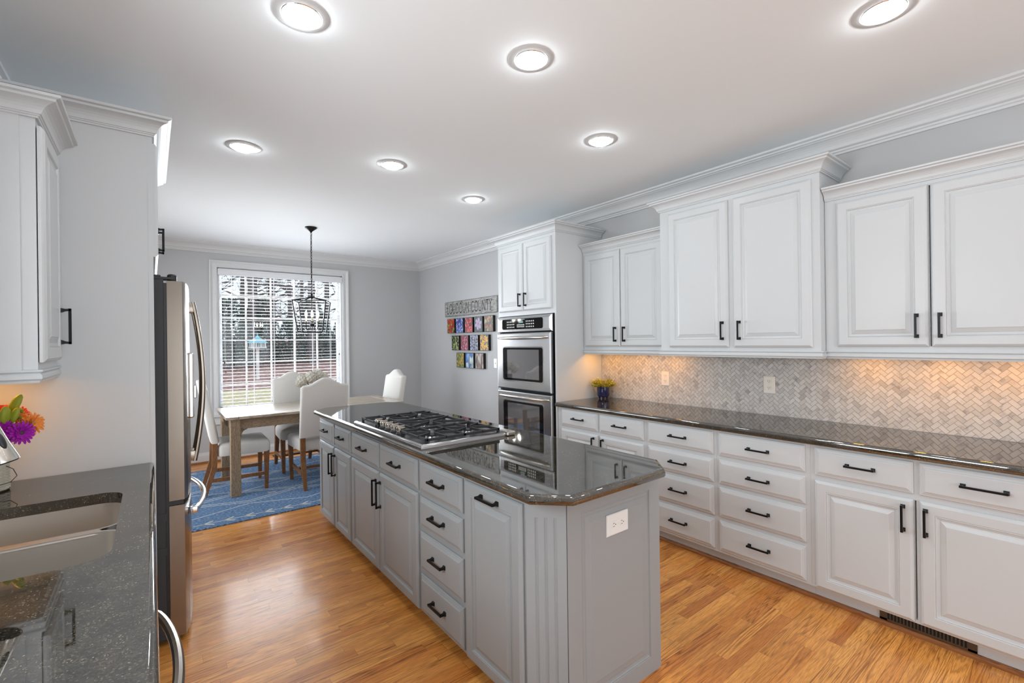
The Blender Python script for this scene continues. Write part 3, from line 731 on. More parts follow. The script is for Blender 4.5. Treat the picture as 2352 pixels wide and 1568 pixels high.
outlet('island_outlet', FYm(EY-.0068, 1.493) @ Matrix.Translation((0, .7145, 0)), .132, .086, plate_white, 'white sideways double outlet on the grey island end panel', horiz=True)
ch = .112
counter('island_countertop', [(1.161, 1.152), (1.706, 1.152), (1.818, 1.264), (1.818, 4.02), (1.706, 4.125), (1.161, 4.125), (1.049, 4.01), (1.049, 1.264)], .876, ZT, granite, label='black speckled granite island countertop with clipped corners', r=.018)

# cooktop
ct = thing('gas_cooktop', 'stainless steel five-burner gas cooktop set into the island counter', 'cooktop', (1.365, 2.64, ZT)); off = Vector(ct.location); P = Matrix.Translation(-off)
x0, x1, y0, y1 = 1.075, 1.612, 2.145, 3.135
mb = MB()
lo = []
for ins, z in ((.0, ZT+.0005), (0, ZT+.010), (.006, ZT+.020), (.014, ZT+.023), (.022, ZT+.020), (.030, ZT+.011)):
    lo.append([(x0+ins, y0+ins, z), (x1-ins*.6, y0+ins, z), (x1-ins*.6, y1-ins, z), (x0+ins, y1-ins, z)])
mb.loft(lo, True, True, True, P); mb.build('burner_tray', steel, ct, smooth=True, ang=50, flat_area=.01)
mb = MB(); mb.box(1.612, 2.125, ZT+.0005, 1.672, 3.155, ZT+.024, T=P, bev=.006); mb.box(1.622, 2.16, ZT+.024, 1.640, 3.12, ZT+.0255, T=P); mb.build('downdraft_vent', nickel, ct, smooth=False)
for i in range(5):
    y = 2.545+i*.083; M_ = P @ Matrix.Translation((1.148, y, ZT+.012)) @ Matrix.Diagonal((1.22, 1.22, 1.1, 1))
    mb = MB(); mb.lathe([(.024, 0), (.024, .006), (.020, .009), (.019, .013)], 20, M_, 1); mb.lathe([(.0195, .013), (.021, .016), (.0205, .034), (.018, .0365)], 24, M_, 0); mb.box(-.020, -.0045, .030, .020, .0045, .045, T=M_ @ Matrix.Rotation(.2, 4, 'Z'), mi=0, bev=.002)
    mb.build('knob', [nickel, dark_plastic], ct)
def grate(gx0, gy0, gx1, gy1, centres):
    mb = MB(); z0, z1 = ZT+.030, ZT+.044; w = .0065
    for a_, b_, c_, d_ in ((gx0, gy0, gx1, gy0+2*w), (gx0, gy1-2*w, gx1, gy1), (gx0, gy0, gx0+2*w, gy1), (gx1-2*w, gy0, gx1, gy1)): mb.box(a_, b_, z0, c_, d_, z1, T=P, bev=.002)
    for sx in (gx0, gx1-2*w):
        for sy in (gy0, gy1-2*w): mb.box(sx, sy, ZT+.010, sx+2*w, sy+2*w, z1, T=P)
    ym = (gy0+gy1)/2
    if len(centres) > 1:
        xm = (gx0+gx1)/2; mb.box(xm-w, gy0, z0, xm+w, gy1, z1, T=P)
    for cx, cy in centres:
        lx0 = gx0 if len(centres) == 1 else (gx0 if cx < (gx0+gx1)/2 else (gx0+gx1)/2); lx1 = gx1 if len(centres) == 1 else ((gx0+gx1)/2 if cx < (gx0+gx1)/2 else gx1)
        for ang in (0, 60, 120, 180, 240, 300):
            a_ = math.radians(ang+30); dx, dy = math.cos(a_), math.sin(a_)
            tx = ((lx1-cx) if dx > 0 else (lx0-cx))/dx if abs(dx) > 1e-4 else 9; ty = ((gy1-cy) if dy > 0 else (gy0-cy))/dy if abs(dy) > 1e-4 else 9
            L = min(tx, ty); M_ = P @ Matrix.Translation((cx, cy, 0)) @ Matrix.Rotation(a_, 4, 'Z')
            mb.box(.028, -.0042, z0+.003, L, .0042, z1+.004, T=M_, bev=.0015)
    mb.build('grate', iron, ct, smooth=False)
grate(1.120, 2.175, 1.592, 2.495, [(1.24, 2.335), (1.475, 2.335)])
grate(1.215, 2.498, 1.592, 2.818, [(1.405, 2.658)])
grate(1.120, 2.821, 1.592, 3.105, [(1.24, 2.963), (1.475, 2.963)])
for cx, cy, r_ in ((1.24, 2.335, .036), (1.475, 2.335, .030), (1.405, 2.658, .046), (1.24, 2.963, .030), (1.475, 2.963, .036)):
    mb = MB(); M_ = P @ Matrix.Translation((cx, cy, ZT+.011)); mb.lathe([(r_+.016, 0), (r_+.014, .003), (r_, .005), (r_, .012), (r_-.006, .014)], 24, M_, 0); mb.lathe([(r_-.004, .014), (r_-.003, .019), (r_-.010, .022)], 24, M_, 1)
    mb.build('burner', [chrome, iron], ct)

# ================================================================== LEFT SIDE
# side panel of the fridge enclosure and cabinet above
fe = thing('fridge_enclosure', 'white tall side panel and cabinet framing the refrigerator', 'cabinet', (-.3, 3.25, 0)); off = Vector(fe.location); P = Matrix.Translation(-off)
MB().box(XL+.001, 2.767, .001, .012, 2.789, 2.515, T=P).box(-.006, 2.7655, .875, .0125, 2.767, 2.515, T=P).build('side_panel', white_paint, fe, smooth=False)
MB().box(XL+.001, 3.745, .001, .012, 3.767, 2.515, T=P).build('side_panel', white_paint, fe, smooth=False)
T = P @ FXp(.012, 0)
mb = MB(); carcass(mb, 2.789, 3.745, 1.86, 2.515, .60, T, [(3.268, 1.89, 2.42)]); mb.build('body', white_paint, fe, smooth=False)
o = front('door', 'door', 2.800, 1.885, 3.262, 2.425, T, white_paint, fe); handle(3.222, 2.045, .128, True, T, o)
o = front('door', 'door', 3.274, 1.885, 3.735, 2.425, T, white_paint, fe); handle(3.314, 2.045, .128, True, T, o)
# crown: travel so outward is left: from wall along panel front (towards +X) is direction +X => left is +Y (wrong) so go the other way
pth = [(.012, 3.767), (.012, 2.767), (XL+.001, 2.767)]
mb = MB(); sweep(mb, [(x-off.x, y-off.y) for x, y in reversed(pth)], [(-o, 2.443+h) for o, h in CROWN]); mb.build('crown_moulding', white_paint, fe, smooth=False)
# refrigerator
fr = thing('refrigerator', 'stainless french-door refrigerator with black sides', 'refrigerator', (-.25, 3.27, 0)); off = Vector(fr.location); P = Matrix.Translation(-off)
mb = MB(); mb.box(-.60, 2.815, .03, .050, 3.722, 1.782, T=P, bev=.004); mb.box(-.55, 2.85, .001, .02, 3.69, .03, T=P)
for zz in (.615, .45): mb.box(.010, 2.8125, zz-.006, .050, 2.816, zz+.030, T=P)
mb.build('body', fridge_side, fr, smooth=False)
def fdoor(name, ya, yb, z0, z1, bulge_from, label):
    """door: flat sides with a bulged front; bulge symmetrical across the whole fridge"""
    mb = MB(); n = 14; Yc = 3.2685; Wd = .4535
    lo = []
    for z, k in ((z0, .99), (z0+.004, 1), (z1-.03, 1), (z1-.012, .995), (z1, .97)):
        pts = []
        for i in range(n+1):
            y = ya+(yb-ya)*i/n; q = (y-Yc)/Wd; x = .132+.038*(1-abs(q)**2.4)
            e = min(i, n-i)/n
            if e < .03: x -= .008
            pts.append((.055+(x-.055)*k, y, z))
        pts = [(.062, ya+.003, z)]+pts+[(.062, yb-.003, z)]
        lo.append(pts)
    mb.loft(lo, True, True, True, P); o = mb.build(name, steel_fridge, fr, smooth=True, ang=40); o['label'] = label
    return o
MB().box(.048, 2.822, .05, .064, 3.715, 1.765, T=P).build('door_gasket', dark_plastic, fr, smooth=False)
dl = fdoor('door', 2.812, 3.2655, .700, 1.775, 0, 'nearer stainless refrigerator door'); dr = fdoor('door', 3.2715, 3.725, .700, 1.775, 0, 'farther stainless refrigerator door')
dz = fdoor('freezer_drawer', 2.812, 3.725, .035, .675, 0, 'lower stainless freezer drawer')
def bow(y, z0, z1, par):
    pts = [(.168+.012, y, z0)]; rad = []
    n = 18
    pts = [(.190+.045*math.sin(PI*i/n)**.9, y, z0+(z1-z0)*i/n) for i in range(n+1)]
    mb = MB(); mb.tube(pts, .013, 10, T=P, flat=(1.0, 1.0))
    for z in (z0+.03, z1-.03): mb.box(.160, y-.011, z-.028, .196, y+.011, z+.028, T=P, bev=.003)
    mb.build('handle', steel_fridge, par)
bow(3.222, .80, 1.705, dl); bow(3.315, .80, 1.705, dr)
n = 20; pts = [(.172+.062*math.sin(PI*i/n)**.8, 2.90+.74*i/n, .615) for i in range(n+1)]
mb = MB(); mb.tube(pts, .013, 10, T=P)
for y in (2.90, 3.64): mb.box(.150, y-.014, .598, .182, y+.014, .632, T=P, bev=.003)
mb.build('handle', chrome, dz)
mb = MB(); mb.box(.150, 2.94, 1.08, .176, 3.14, 1.42, T=P, bev=.008); mb.box(.172, 2.955, 1.18, .188, 3.125, 1.25, T=P, bev=.005); mb.build('water_dispenser', chrome, dl, smooth=False)
for y in (2.83, 3.655):
    mb = MB(); mb.box(-.04, y, 1.782, .095, y+.055, 1.796, T=P, bev=.003); mb.lathe([(.020, 1.776), (.020, 1.806), (.014, 1.812)], 14, P @ Matrix.Translation((.085, y+.027, 0))); mb.box(-.01, y+.012, 1.79, .04, y+.05, 1.806, T=P, bev=.004)
    mb.build('hinge_cover', dark_plastic, fr, smooth=False)
MB().box(.06, 2.82, .676, .12, 3.715, .699, T=P).build('middle_hinge', dark_plastic, fr, smooth=False)

# left wall cabinet
lc = thing('wall_cabinet', 'white wall cabinet on the left wall above the flowers', 'cabinet', (-.45, 2.55, 1.376)); off = Vector(lc.location); P = Matrix.Translation(-off)
xf = -.319; ya, yb = 2.345, 2.766
mb = MB(); mb.box(XL+.001, ya, 1.376, xf, yb, 2.345, T=P); mb.box(XL+.001, ya-.004, 1.376, xf-.040, ya, 2.345, T=P); mb.build('body', white_paint, lc, smooth=False)
T = P @ FXp(xf+.003, 0)
o = front('door', 'door', ya+.004, 1.404, 2.722, 2.252, T, white_paint, lc); handle(2.682, 1.545, .150, True, T, o)
pth = [(XL+.001, ya), (xf, ya), (xf, yb)]
mb = MB(); sweep(mb, [(x-off.x, y-off.y) for x, y in pth], [(-o, 2.275-off.z+h*.86) for o, h in CROWN]); mb.build('crown_moulding', white_paint, lc, smooth=False)
mb = MB(); sweep(mb, [(x-off.x, y-off.y) for x, y in pth], [(-o, 1.332-off.z+h) for o, h in RAIL]); mb.build('light_rail', white_paint, lc, smooth=False)
puck('round warm puck light under the left wall cabinet above the bouquet', -.50, 2.58)

# left counter, sink
hole = rrect(-.545, 1.585, -.088, 2.300, .07, 6)
counter('left_countertop', [(XL+.001, .45), (.006, .45), (.006, 2.765), (XL+.001, 2.765)], .876, ZT, granite, hole=hole, label='dark speckled granite countertop around the steel sink on the left')
# base cabinets beneath
def left_unit(label, y0, y1, doors, name='base_cabinet'):
    t = thing(name, label, 'cabinet', (-.3, (y0+y1)/2, 0)); off = Vector(t.location); P = Matrix.Translation(-off); T = P @ FXp(-.045, 0)
    mb = MB()
    for q in ((y0, y0+.018), (y1-.018, y1)): mb.box(q[0], .088, -.60, q[1], .874, 0, T=T)
    mb.box(y0, .088, -.60, y1, .11, 0, T=T); mb.box(y0, .088, -.02, y1, .12, 0, T=T); mb.box(y0, .66, -.02, y1, .874, 0, T=T)
    mb.build('body', white_paint, t, smooth=False)
    MB().box(y0, .001, -.58, y1, .088, -.07, T=T).build('toe_kick', white_paint, t, smooth=False)
    for a_, b_, hy in doors:
        o = front('door', 'door', a_, .10, b_, .684, T, white_paint, t); handle(hy, .59, .128, True, T, o)
    return t
left_unit('white sink base cabinet under the left counter, beside the dishwasher', 1.612, 2.764, [(1.63, 2.18, 2.14), (2.19, 2.74, 2.23)])
# sink : two bowls with a low divider
sk = thing('double_sink', 'undermount stainless steel double-bowl sink in the left counter', 'sink', (-.32, 1.94, .80)); off = Vector(sk.location); P = Matrix.Translation(-off)
def bowl(x0, y0, x1, y1, label):
    mb = MB(); zt_ = .874; lo = []
    for ins, z, r_ in ((-.012, zt_, .082), (0, zt_, .07), (.001, zt_-.01, .07), (.012, zt_-.15, .06), (.018, zt_-.175, .055), (.035, zt_-.195, .05), (.06, zt_-.20, .04)):
        lo.append([(x, y, z) for x, y in rrect(x0+ins, y0+ins, x1-ins, y1-ins, max(.02, r_-ins*.3), 7)])
    mb.loft(lo, True, False, True, P); o = mb.build('bowl', steel_sink, sk, smooth=True, ang=60); o['label'] = label
    mb = MB(); mb.lathe([(.045, 0), (.043, .003), (.030, .002), (.028, -.002)], 24, P @ Matrix.Translation(((x0+x1)/2-.05, (y0+y1)/2, zt_-.1995))); mb.build('drain', chrome, o)
    return o
bowl(-.555, 1.998, -.078, 2.310, 'larger sink bowl at the far side'); bowl(-.555, 1.575, -.078, 1.962, 'smaller sink bowl at the near side')
mb = MB(); mb.box(-.50, 1.960, .855, -.13, 2.000, .8745, T=P, bev=.008); mb.build('divider', steel_sink, sk, smooth=False)
# faucet
fc = thing('kitchen_faucet', 'brushed steel faucet with cone spray head hanging over the sink', 'faucet', (-.60, 1.86, ZT)); off = Vector(fc.location); P = Matrix.Translation(-off)
mb = MB(); mb.lathe([(.030, ZT), (.030, ZT+.008), (.022, ZT+.015), (.020, ZT+.12)], 20, P @ Matrix.Translation((-.60, 1.86, 0))); mb.build('base', nickel, fc)
A = Vector((-.60, 1.86, ZT+.12)); C_ = Vector((-.352, 1.85, 1.268))
pts = [A, A+Vector((0, 0, .10))]+[Vector((-.60+.105*(1-math.cos(a)), 1.86, 1.17+.16*math.sin(a))) for a in [PI*i/10*.86 for i in range(1, 11)]]+[C_]
mb = MB(); mb.tube(pts, .0125, 12, T=P); mb.build('spout', nickel, fc)
ax = Vector((.24, -.02, -.97)).normalized()
Th = P @ Matrix.Translation(C_) @ ax.to_track_quat('Z', 'Y').to_matrix().to_4x4()
mb = MB(); mb.lathe([(.0135, -.012), (.016, 0), (.019, .02), (.026, .070), (.0350, .116), (.0355, .124)], 32, Th, 0); mb.lathe([(.034, .123), (.031, .1275)], 32, Th, 1)
sh = mb.build('spray_head', [nickel, dark_plastic], fc)
bo_ = Vector((.62, -.72, .10)); bo_ = (bo_-ax*bo_.dot(ax)).normalized(); bt = ax.cross(bo_)
Mb = P @ FR(C_+ax*.066+bo_*.0248, bo_, bt, (ax+bo_*.16).normalized())
mb = MB(); mb.sphere((0, 0, 0), 1, 16, 10, Mb @ Matrix.Diagonal((.0055, .0085, .024, 1))); mb.build('button', dark_plastic, sh)
mb = MB(); mb.tube([(-.60, 1.86, ZT+.09), (-.60, 1.92, ZT+.11), (-.59, 1.97, ZT+.13)], [.010, .007, .006], 10, T=P); mb.build('lever', nickel, fc)
# dishwasher
dw = thing('dishwasher', 'stainless dishwasher under the near end of the left counter', 'dishwasher', (-.3, 1.16, 0)); off = Vector(dw.location); P = Matrix.Translation(-off)
MB().box(-.62, .992, .10, -.052, 1.605, .872, T=P).box(-.60, 1.01, .001, -.12, 1.58, .10, T=P).build('body', dark_plastic, dw, smooth=False)
MB().box(-.052, .992, .11, -.018, 1.605, .872, T=P, bev=.004).build('door', steel_fridge, dw, smooth=False)
n = 20; pts = [(-.008+.050*math.sin(PI*i/n)**.6, 1.02+.555*i/n, .745) for i in range(n+1)]
mb = MB(); mb.tube(pts, .0115, 10, T=P); mb.box(-.02, 1.01, .733, .0, 1.035, .757, T=P, bev=.003); mb.box(-.02, 1.56, .733, .0, 1.585, .757, T=P, bev=.003); mb.build('handle', steel_fridge, dw)
left_unit('white base cabinet at the near end of the left counter', .46, .985, [(.475, .97, .52)])

# ================================================================== CEILING LAMPS
cl0 = None
labs = ['large recessed ceiling light cut by the top edge, left of the pair over the sink side', 'round recessed ceiling light above the near half of the island', 'recessed ceiling light cut by the top right edge',
        'recessed ceiling light above the refrigerator aisle, farther of the left row', 'recessed ceiling light above the far half of the island', 'recessed ceiling light in front of the tall white wall cabinet', 'smallest recessed ceiling light, in front of the oven tower']
labs[0] = 'recessed ceiling light nearest the top left, over the sink aisle'
for i, (x, y) in enumerate([(.477, 1.925), (1.378, 1.606), (2.29, .535), (.485, 3.438), (1.384, 3.16), (2.293, 1.993), (2.303, 3.504), (.48, .35), (1.38, -.1), (2.29, -1.0), (.48, -1.3), (1.38, -1.7)]):  # trailing positions are unseen lamps added behind the camera for fill
    if i == 0:
        r0 = thing('recessed_light', labs[0], 'light', (x, y, ZC), group='recessed ceiling lights')
        mb = MB(); mb.lathe([(.075, -.004), (.077, -.007), (.080, -.006), (.100, -.003), (.104, -.0005)], 48, cap0=False, cap1=False); mb.lathe([(.0752, -.004), (.0752, -.0005)], 48, cap0=False, cap1=False); mb.build('trim_ring', lamp_trim, r0)
        mb = MB(); mb.lathe([(.0745, -.0045), (.071, -.0085), (.066, -.006)], 48, cap0=False, cap1=False); mb.build('reflector', reflector, r0)
        mb = MB(); mb.lathe([(.0655, -.004), (.062, -.014), (.048, -.022), (.02, -.0265), (.001, -.027)], 40, cap0=False, cap1=True); mb.build('diffuser', lamp_glow, r0)
    else:
        c = copy_tree(r0); c.location = (x, y, ZC); c['label'] = labs[i] if i < 7 else 'unseen recessed ceiling light added behind the camera for fill'
        if i >= 7: c['group'] = 'added fill lights behind the camera'

# ================================================================== DINING AREA
# rug
def rug():
    mb = MB(); X0, X1, Y0, Y1 = .235, 2.95, 4.40, 6.46; z = .009
    nx = 90
    rr = random.Random(5); bot = []; 
    mb.box(X0, Y0, .0008, X1, Y1, z-.0008, mi=0)
    mb.box(X0, Y0, z-.0012, X1, Y1, z, mi=0)
    zz = z+.0006
    def line(p, q, w):
        p = Vector(p); q = Vector(q); d = (q-p); d.normalize(); n_ = Vector((-d.y, d.x))*w/2
        mb.add([(*(p-n_), zz), (*(q-n_), zz), (*(q+n_), zz), (*(p+n_), zz)], [(0, 1, 2, 3)], mi=1)
    for yb, sg in ((Y0+.105, 1), (Y1-.105, -1)):
        line((X0+.02, yb), (X1-.02, yb), .010)
        x = X0+.08
        while x < X1-.1:
            line((x, yb), (x+.075, yb+.045), .018); line((x, yb), (x+.075, yb-.045), .018); x += .148
    per = .92; amp = .16
    rows = []
    y = Y0+.36
    k = 0
    while y < Y1-.30:
        s_ = 1 if k % 2 == 0 else -1
        for dy in (0, .045) if k % 3 else (0,):
            x = X0-per; pts = []
            while x < X1+per:
                pts += [(x, y+dy-s_*amp/2), (x+per/2, y+dy+s_*amp/2)]; x += per
            for p, q in zip(pts, pts[1:]):
                if q[0] <= X0 or p[0] >= X1: continue
                def cl(p, q, X):
                    t_ = (X-p[0])/(q[0]-p[0]); return (X, p[1]+(q[1]-p[1])*t_)
                a_, b_ = p, q
                if a_[0] < X0: a_ = cl(p, q, X0)
                if b_[0] > X1: b_ = cl(p, q, X1)
                line(a_, b_, .011)
        x = X0+per*.25+(per/2 if k % 2 else 0)
        while x < X1-.1:
            if k % 3 == 1:
                for sx in (-1, 1): line((x, y+.10), (x+sx*.04, y+.125), .008); line((x, y+.10), (x+sx*.04, y+.075), .008)
            x += per
        y += .20; k += 1
    tag(mb.build('area_rug', [rug_blue, rug_white], smooth=False), 'blue woven rug with white zigzag and arrow lines under the dining table', 'rug')
rug()
RZ = .0097
# table
tb = thing('dining_table', 'weathered wood farmhouse dining table by the window', 'table', (1.45, 5.52, RZ)); off = Vector(tb.location); P = Matrix.Translation(-off)
tx0, tx1, ty0, ty1, tz = .545, 2.335, 5.085, 5.955, .775
mb = MB()
nb = 6; wv = (ty1-ty0)/nb
for i in range(nb): mb.box(tx0+.108, ty0+i*wv+.0006, tz-.024, tx1-.108, ty0+(i+1)*wv-.0006, tz, T=P, bev=.0015)
for a_, b_ in ((tx0, tx0+.105), (tx1-.105, tx1)): mb.box(a_, ty0, tz-.024, b_, ty1, tz, T=P, bev=.003)
mb.box(tx0+.02, ty0+.02, tz-.030, tx1-.02, ty1-.02, tz-.022, T=P)
mb.build('tabletop', table_top_wood, tb, smooth=False)
mb = MB(); ap = .045
mb.box(tx0+ap+.02, ty0+ap, tz-.125, tx1-ap-.02, ty0+ap+.022, tz-.025, T=P); mb.box(tx0+ap+.02, ty1-ap-.022, tz-.125, tx1-ap-.02, ty1-ap, tz-.025, T=P)
mb.box(tx0+ap, ty0+ap+.02, tz-.125, tx0+ap+.022, ty1-ap-.02, tz-.025, T=P); mb.box(tx1-ap-.022, ty0+ap+.02, tz-.125, tx1-ap, ty1-ap-.02, tz-.025, T=P)
mb.build('apron', table_apron_wood, tb, smooth=False)
for lx in (tx0+.04, tx1-.04-.085):
    for ly in (ty0+.025, ty1-.025-.085):
        mb = MB(); mb.box(lx, ly, RZ, lx+.085, ly+.085, tz-.025, T=P, bev=.005); mb.build('leg', table_leg_wood, tb, smooth=False)
        if lx < 1:
            mb = MB(); Y_ = ly+.035 if ly < 5.5 else ly+.035
            cv = [(lx+.085, tz-.125), (lx+.145, tz-.125)]+[(lx+.145-.05*math.sin(q), tz-.195+.06*math.cos(q)) for q in [PI/2*i/6 for i in range(7)]]+[(lx+.085, tz-.205)]
            mb.loft([[(x, Y_, z) for x, z in cv], [(x, Y_+.02, z) for x, z in cv]], True, True, True, P); mb.build('corner_bracket', table_apron_wood, tb, smooth=False)
# chairs : local +Y is the sitting direction
def make_chair():
    t = thing('dining_chair', 'x', 'chair', (0, 0, 0), group='cream upholstered dining chairs')
    # seat cushion
    pl = []
    for x, y in ((-.225, -.20), (.225, -.20), (.262, .255), (-.262, .255)): pl.append((x, y))
    # rounded outline
    def rounded(poly, r, n=5):
        out = []
        for i in range(len(poly)):
            p0, p1, p2 = Vector(poly[i-1]), Vector(poly[i]), Vector(poly[(i+1) % len(poly)])
            a_ = p1+(p0-p1).normalized()*r; b_ = p1+(p2-p1).normalized()*r
            for k in range(n+1):
                s_ = k/n; out.append(tuple(a_*(1-s_)**2+p1*2*s_*(1-s_)+b_*s_**2))
        return out
    o0 = rounded(pl, .05); mb = MB(); lo = []
    for ins, z in ((.004, .375), (0, .385), (0, .455), (.006, .475), (.022, .492)):
        lo.append([(x, y, z) for x, y in offset(o0, ins)])
    for k, z in ((.80, .503), (.55, .510), (.25, .513)):
        lo.append([(x*k, .03+(y-.03)*k, z) for x, y in offset(o0, .022)])
    mb.loft(lo); mb.build('seat', linen, t, smooth=True, ang=60)
    # camel-back
    W_ = .228; out = [(-W_, .505), (W_, .505)]
    n = 22; top = []
    for i in range(n+1):
        x = W_-2*W_*i/n; q = abs(x)/W_
        z = 1.035+.075*(0.5+0.5*math.cos(PI*min(1, q/.82)))+(.0 if q < .94 else -.02*((q-.94)/.06)**2)
        top.append((x*1.0, z))
    outl = out+top
    lean = lambda z: -.205-.115*max(0, (z-.42))**1.25/(.68**1.25)
    mb = MB(); lo = []
    for ins, d in ((.018, 0), (.005, .006), (0, .018), (0, .052), (.005, .066), (.02, .074)):
        ring = offset(outl, ins); lo.append([(x, lean(z)-.040+d, z) for x, z in ring])
    mb.loft(lo); 
    bo = mb.build('backrest', linen, t, smooth=True, ang=60)
    # legs
    def leg(p, q, a0, a1, nm='leg'):
        mb = MB(); p = Vector(p); q = Vector(q)
        def sq(c, a): return [(c.x-a, c.y-a, c.z), (c.x+a, c.y-a, c.z), (c.x+a, c.y+a, c.z), (c.x-a, c.y+a, c.z)]
        mb.loft([sq(p, a0), sq(q, a1)]); return mb
    for s_ in (-1, 1):
        leg((s_*.225, .215, 0), (s_*.232, .220, .385), .0155, .023).build('leg', chair_wood, t, smooth=False)
        mb = leg((s_*.195, -.305, 0), (s_*.198, -.225, .27), .016, .022); mb.v, f1 = mb.v, None
        m2 = leg((s_*.198, -.225, .27), (s_*.198, -.215, .56), .022, .022); mb.add(m2.v, m2.f)
        mb.build('leg', chair_wood, t, smooth=False)
        m3 = MB(); m3.box(s_*.212-.010, -.255, .135, s_*.212+.010, .205, .170); m3.build('stretcher', chair_wood, t, smooth=False)
    MB().box(-.205, -.010, .142, .205, .012, .166).build('stretcher', chair_wood, t, smooth=False)
    return t
ch0 = make_chair()
def place(c, x, y, rz, label):
    c.location = (x, y, RZ); c.rotation_euler = (0, 0, rz); c['label'] = label
c2 = copy_tree(ch0); c3 = copy_tree(ch0); c4 = copy_tree(ch0)
place(ch0, .700, 5.475, math.radians(-92), 'cream chair at the table end beside the refrigerator, seen from its side')
place(c2, 1.397, 5.185, math.radians(-2), 'cream chair with its back to the kitchen, nearest the island')
place(c3, 1.385, 5.93, PI+math.radians(1), 'cream chair on the window side of the dining table')
place(c4, 2.200, 5.665, math.radians(94), 'cream chair at the far right end of the dining table')
del ch0['group'], c2['group'], c3['group'], c4['group']
for c in (ch0, c2, c3, c4): c['group'] = 'cream upholstered dining chairs'
# hydrangea centrepiece
hv = thing('hydrangea_vase', 'dark vase of white hydrangeas on the dining table', 'vase', (1.45, 5.50, tz)); rr = random.Random(11)
MB().lathe([(.05, .001), (.055, .01), (.062, .10), (.055, .18), (.060, .20), (.054, .20), (.05, .19)], 24).build('vase', mat('dark_wood_vase', (0.03, 0.02, 0.015), 0.4), hv)
hyd_white = mat('white_petals', (0.66, 0.63, 0.55), 0.7)
def bloom(cx, cy, cz_, R_, npet, rnd):
    mb = MB()
    for i in range(npet):
        th = math.acos(1-2*(i+.5)/npet); ph = PI*(1+5**.5)*i
        d = Vector((math.cos(ph)*math.sin(th), math.sin(ph)*math.sin(th), math.cos(th)))
        Q = d.to_track_quat('Z', 'Y').to_matrix().to_4x4(); M_ = Matrix.Translation(Vector((cx, cy, cz_))+d*R_*rnd.uniform(.88, 1.02)) @ Q @ Matrix.Rotation(rnd.random()*3, 4, 'Z')
        s_ = R_*.26
        for k in range(4):
            a_ = PI/2*k; Mk = M_ @ Matrix.Rotation(a_, 4, 'Z')
            mb.add([(0, 0, 0), (s_*.6, -s_*.45, s_*.15), (s_*1.1, 0, s_*.3), (s_*.6, s_*.45, s_*.15)], [(0, 1, 2, 3)], Mk)
    mb.sphere((cx, cy, cz_), R_*.86, 12, 8)
    return mb
for cx, cy, cz_, r_ in ((-.125, .0, .285, .062), (-.05, -.03, .315, .066), (.03, .0, .330, .066), (.10, .02, .300, .06), (-.03, .08, .30, .06), (-.14, .05, .25, .05)):
    bloom(cx, cy, cz_, r_, 60, rr).build('blossom', hyd_white, hv, smooth=False)
mb = MB()
for cx, cy in ((-.1, 0), (.03, 0), (.09, .02), (-.02, .07)): mb.tube([(cx*.2, cy*.2, .15), (cx*.7, cy*.7, .24), (cx, cy, .28)], .004, 6)
leafm = mat('dark_leaf', (0.02, 0.045, 0.015), 0.5)
mb.build('stem', leafm, hv)
# lantern pendant
LC = Vector((1.402, 5.385, 0)); ln_ = thing('lantern_pendant', 'black open-frame lantern pendant with candle bulbs over the dining table', 'pendant light', (LC.x, LC.y, ZC)); P = Matrix.Translation(-Vector(ln_.location)); 
P0 = P
MB().lathe([(.062, ZC-.001), (.062, ZC-.010), (.050, ZC-.018), (.030, ZC-.034), (.012, ZC-.048), (.008, ZC-.060)], 28, P @ Matrix.Translation((LC.x, LC.y, 0))).build('canopy', black_metal, ln_)
mb = MB(); z = ZC-.06; k = 0
while z > 2.005:
    M_ = P @ Matrix.Translation((LC.x, LC.y, z-.017)) @ Matrix.Rotation(PI/2*(k % 2)+.4, 4, 'Z')
    mb.tube([(.0085*math.cos(a), 0, .019*math.sin(a)) for a in [2*PI*i/12 for i in range(12)]], .0024, 6, T=M_, closed=True); z -= .031; k += 1
mb.tube([(LC.x+.004, LC.y, ZC-.05), (LC.x-.004, LC.y, 2.4), (LC.x+.003, LC.y, 2.0)], .0022, 5, T=P)
mb.build('chain', black_metal, ln_)
r_v = Vector((.789, -.614, 0)); f_v = Vector((.614, .789, 0)); cd = (-.52*r_v-.854*f_v); r_v = Vector((.968, -.252, 0)); f_v = Vector((.252, .968, 0)); pd = Vector((-cd.y, cd.x, 0))
def ring4(Rr, z): return [LC+s_*Rr+Vector((0, 0, z)) for s_ in (cd, pd, -cd, -pd)]
top4 = ring4(.236, 1.925); bot4 = ring4(.176, 1.588); apex = LC+Vector((0, 0, 1.975))
mb = MB()
for i in range(4):
    j2 = (i+1) % 4
    for a_, b_ in ((top4[i], top4[j2]), (bot4[i], bot4[j2]), (top4[i], bot4[i]), (top4[i], apex)): mb.tube([a_, b_], .0078, 4, T=P)
mb.lathe([(.006, 2.02), (.012, 2.0), (.010, 1.985), (.016, 1.97), (.010, 1.955)], 12, P @ Matrix.Translation((LC.x, LC.y, 0)))
mb.build('frame', black_metal, ln_, smooth=False)
mb = MB(); mb.tube([apex, LC+Vector((0, 0, 1.60))], .004, 8, T=P); mb.lathe([(.004, 1.645), (.022, 1.650), (.024, 1.665), (.022, 1.680), (.004, 1.684)], 16, P @ Matrix.Translation((LC.x, LC.y, 0)))
bulbs = []
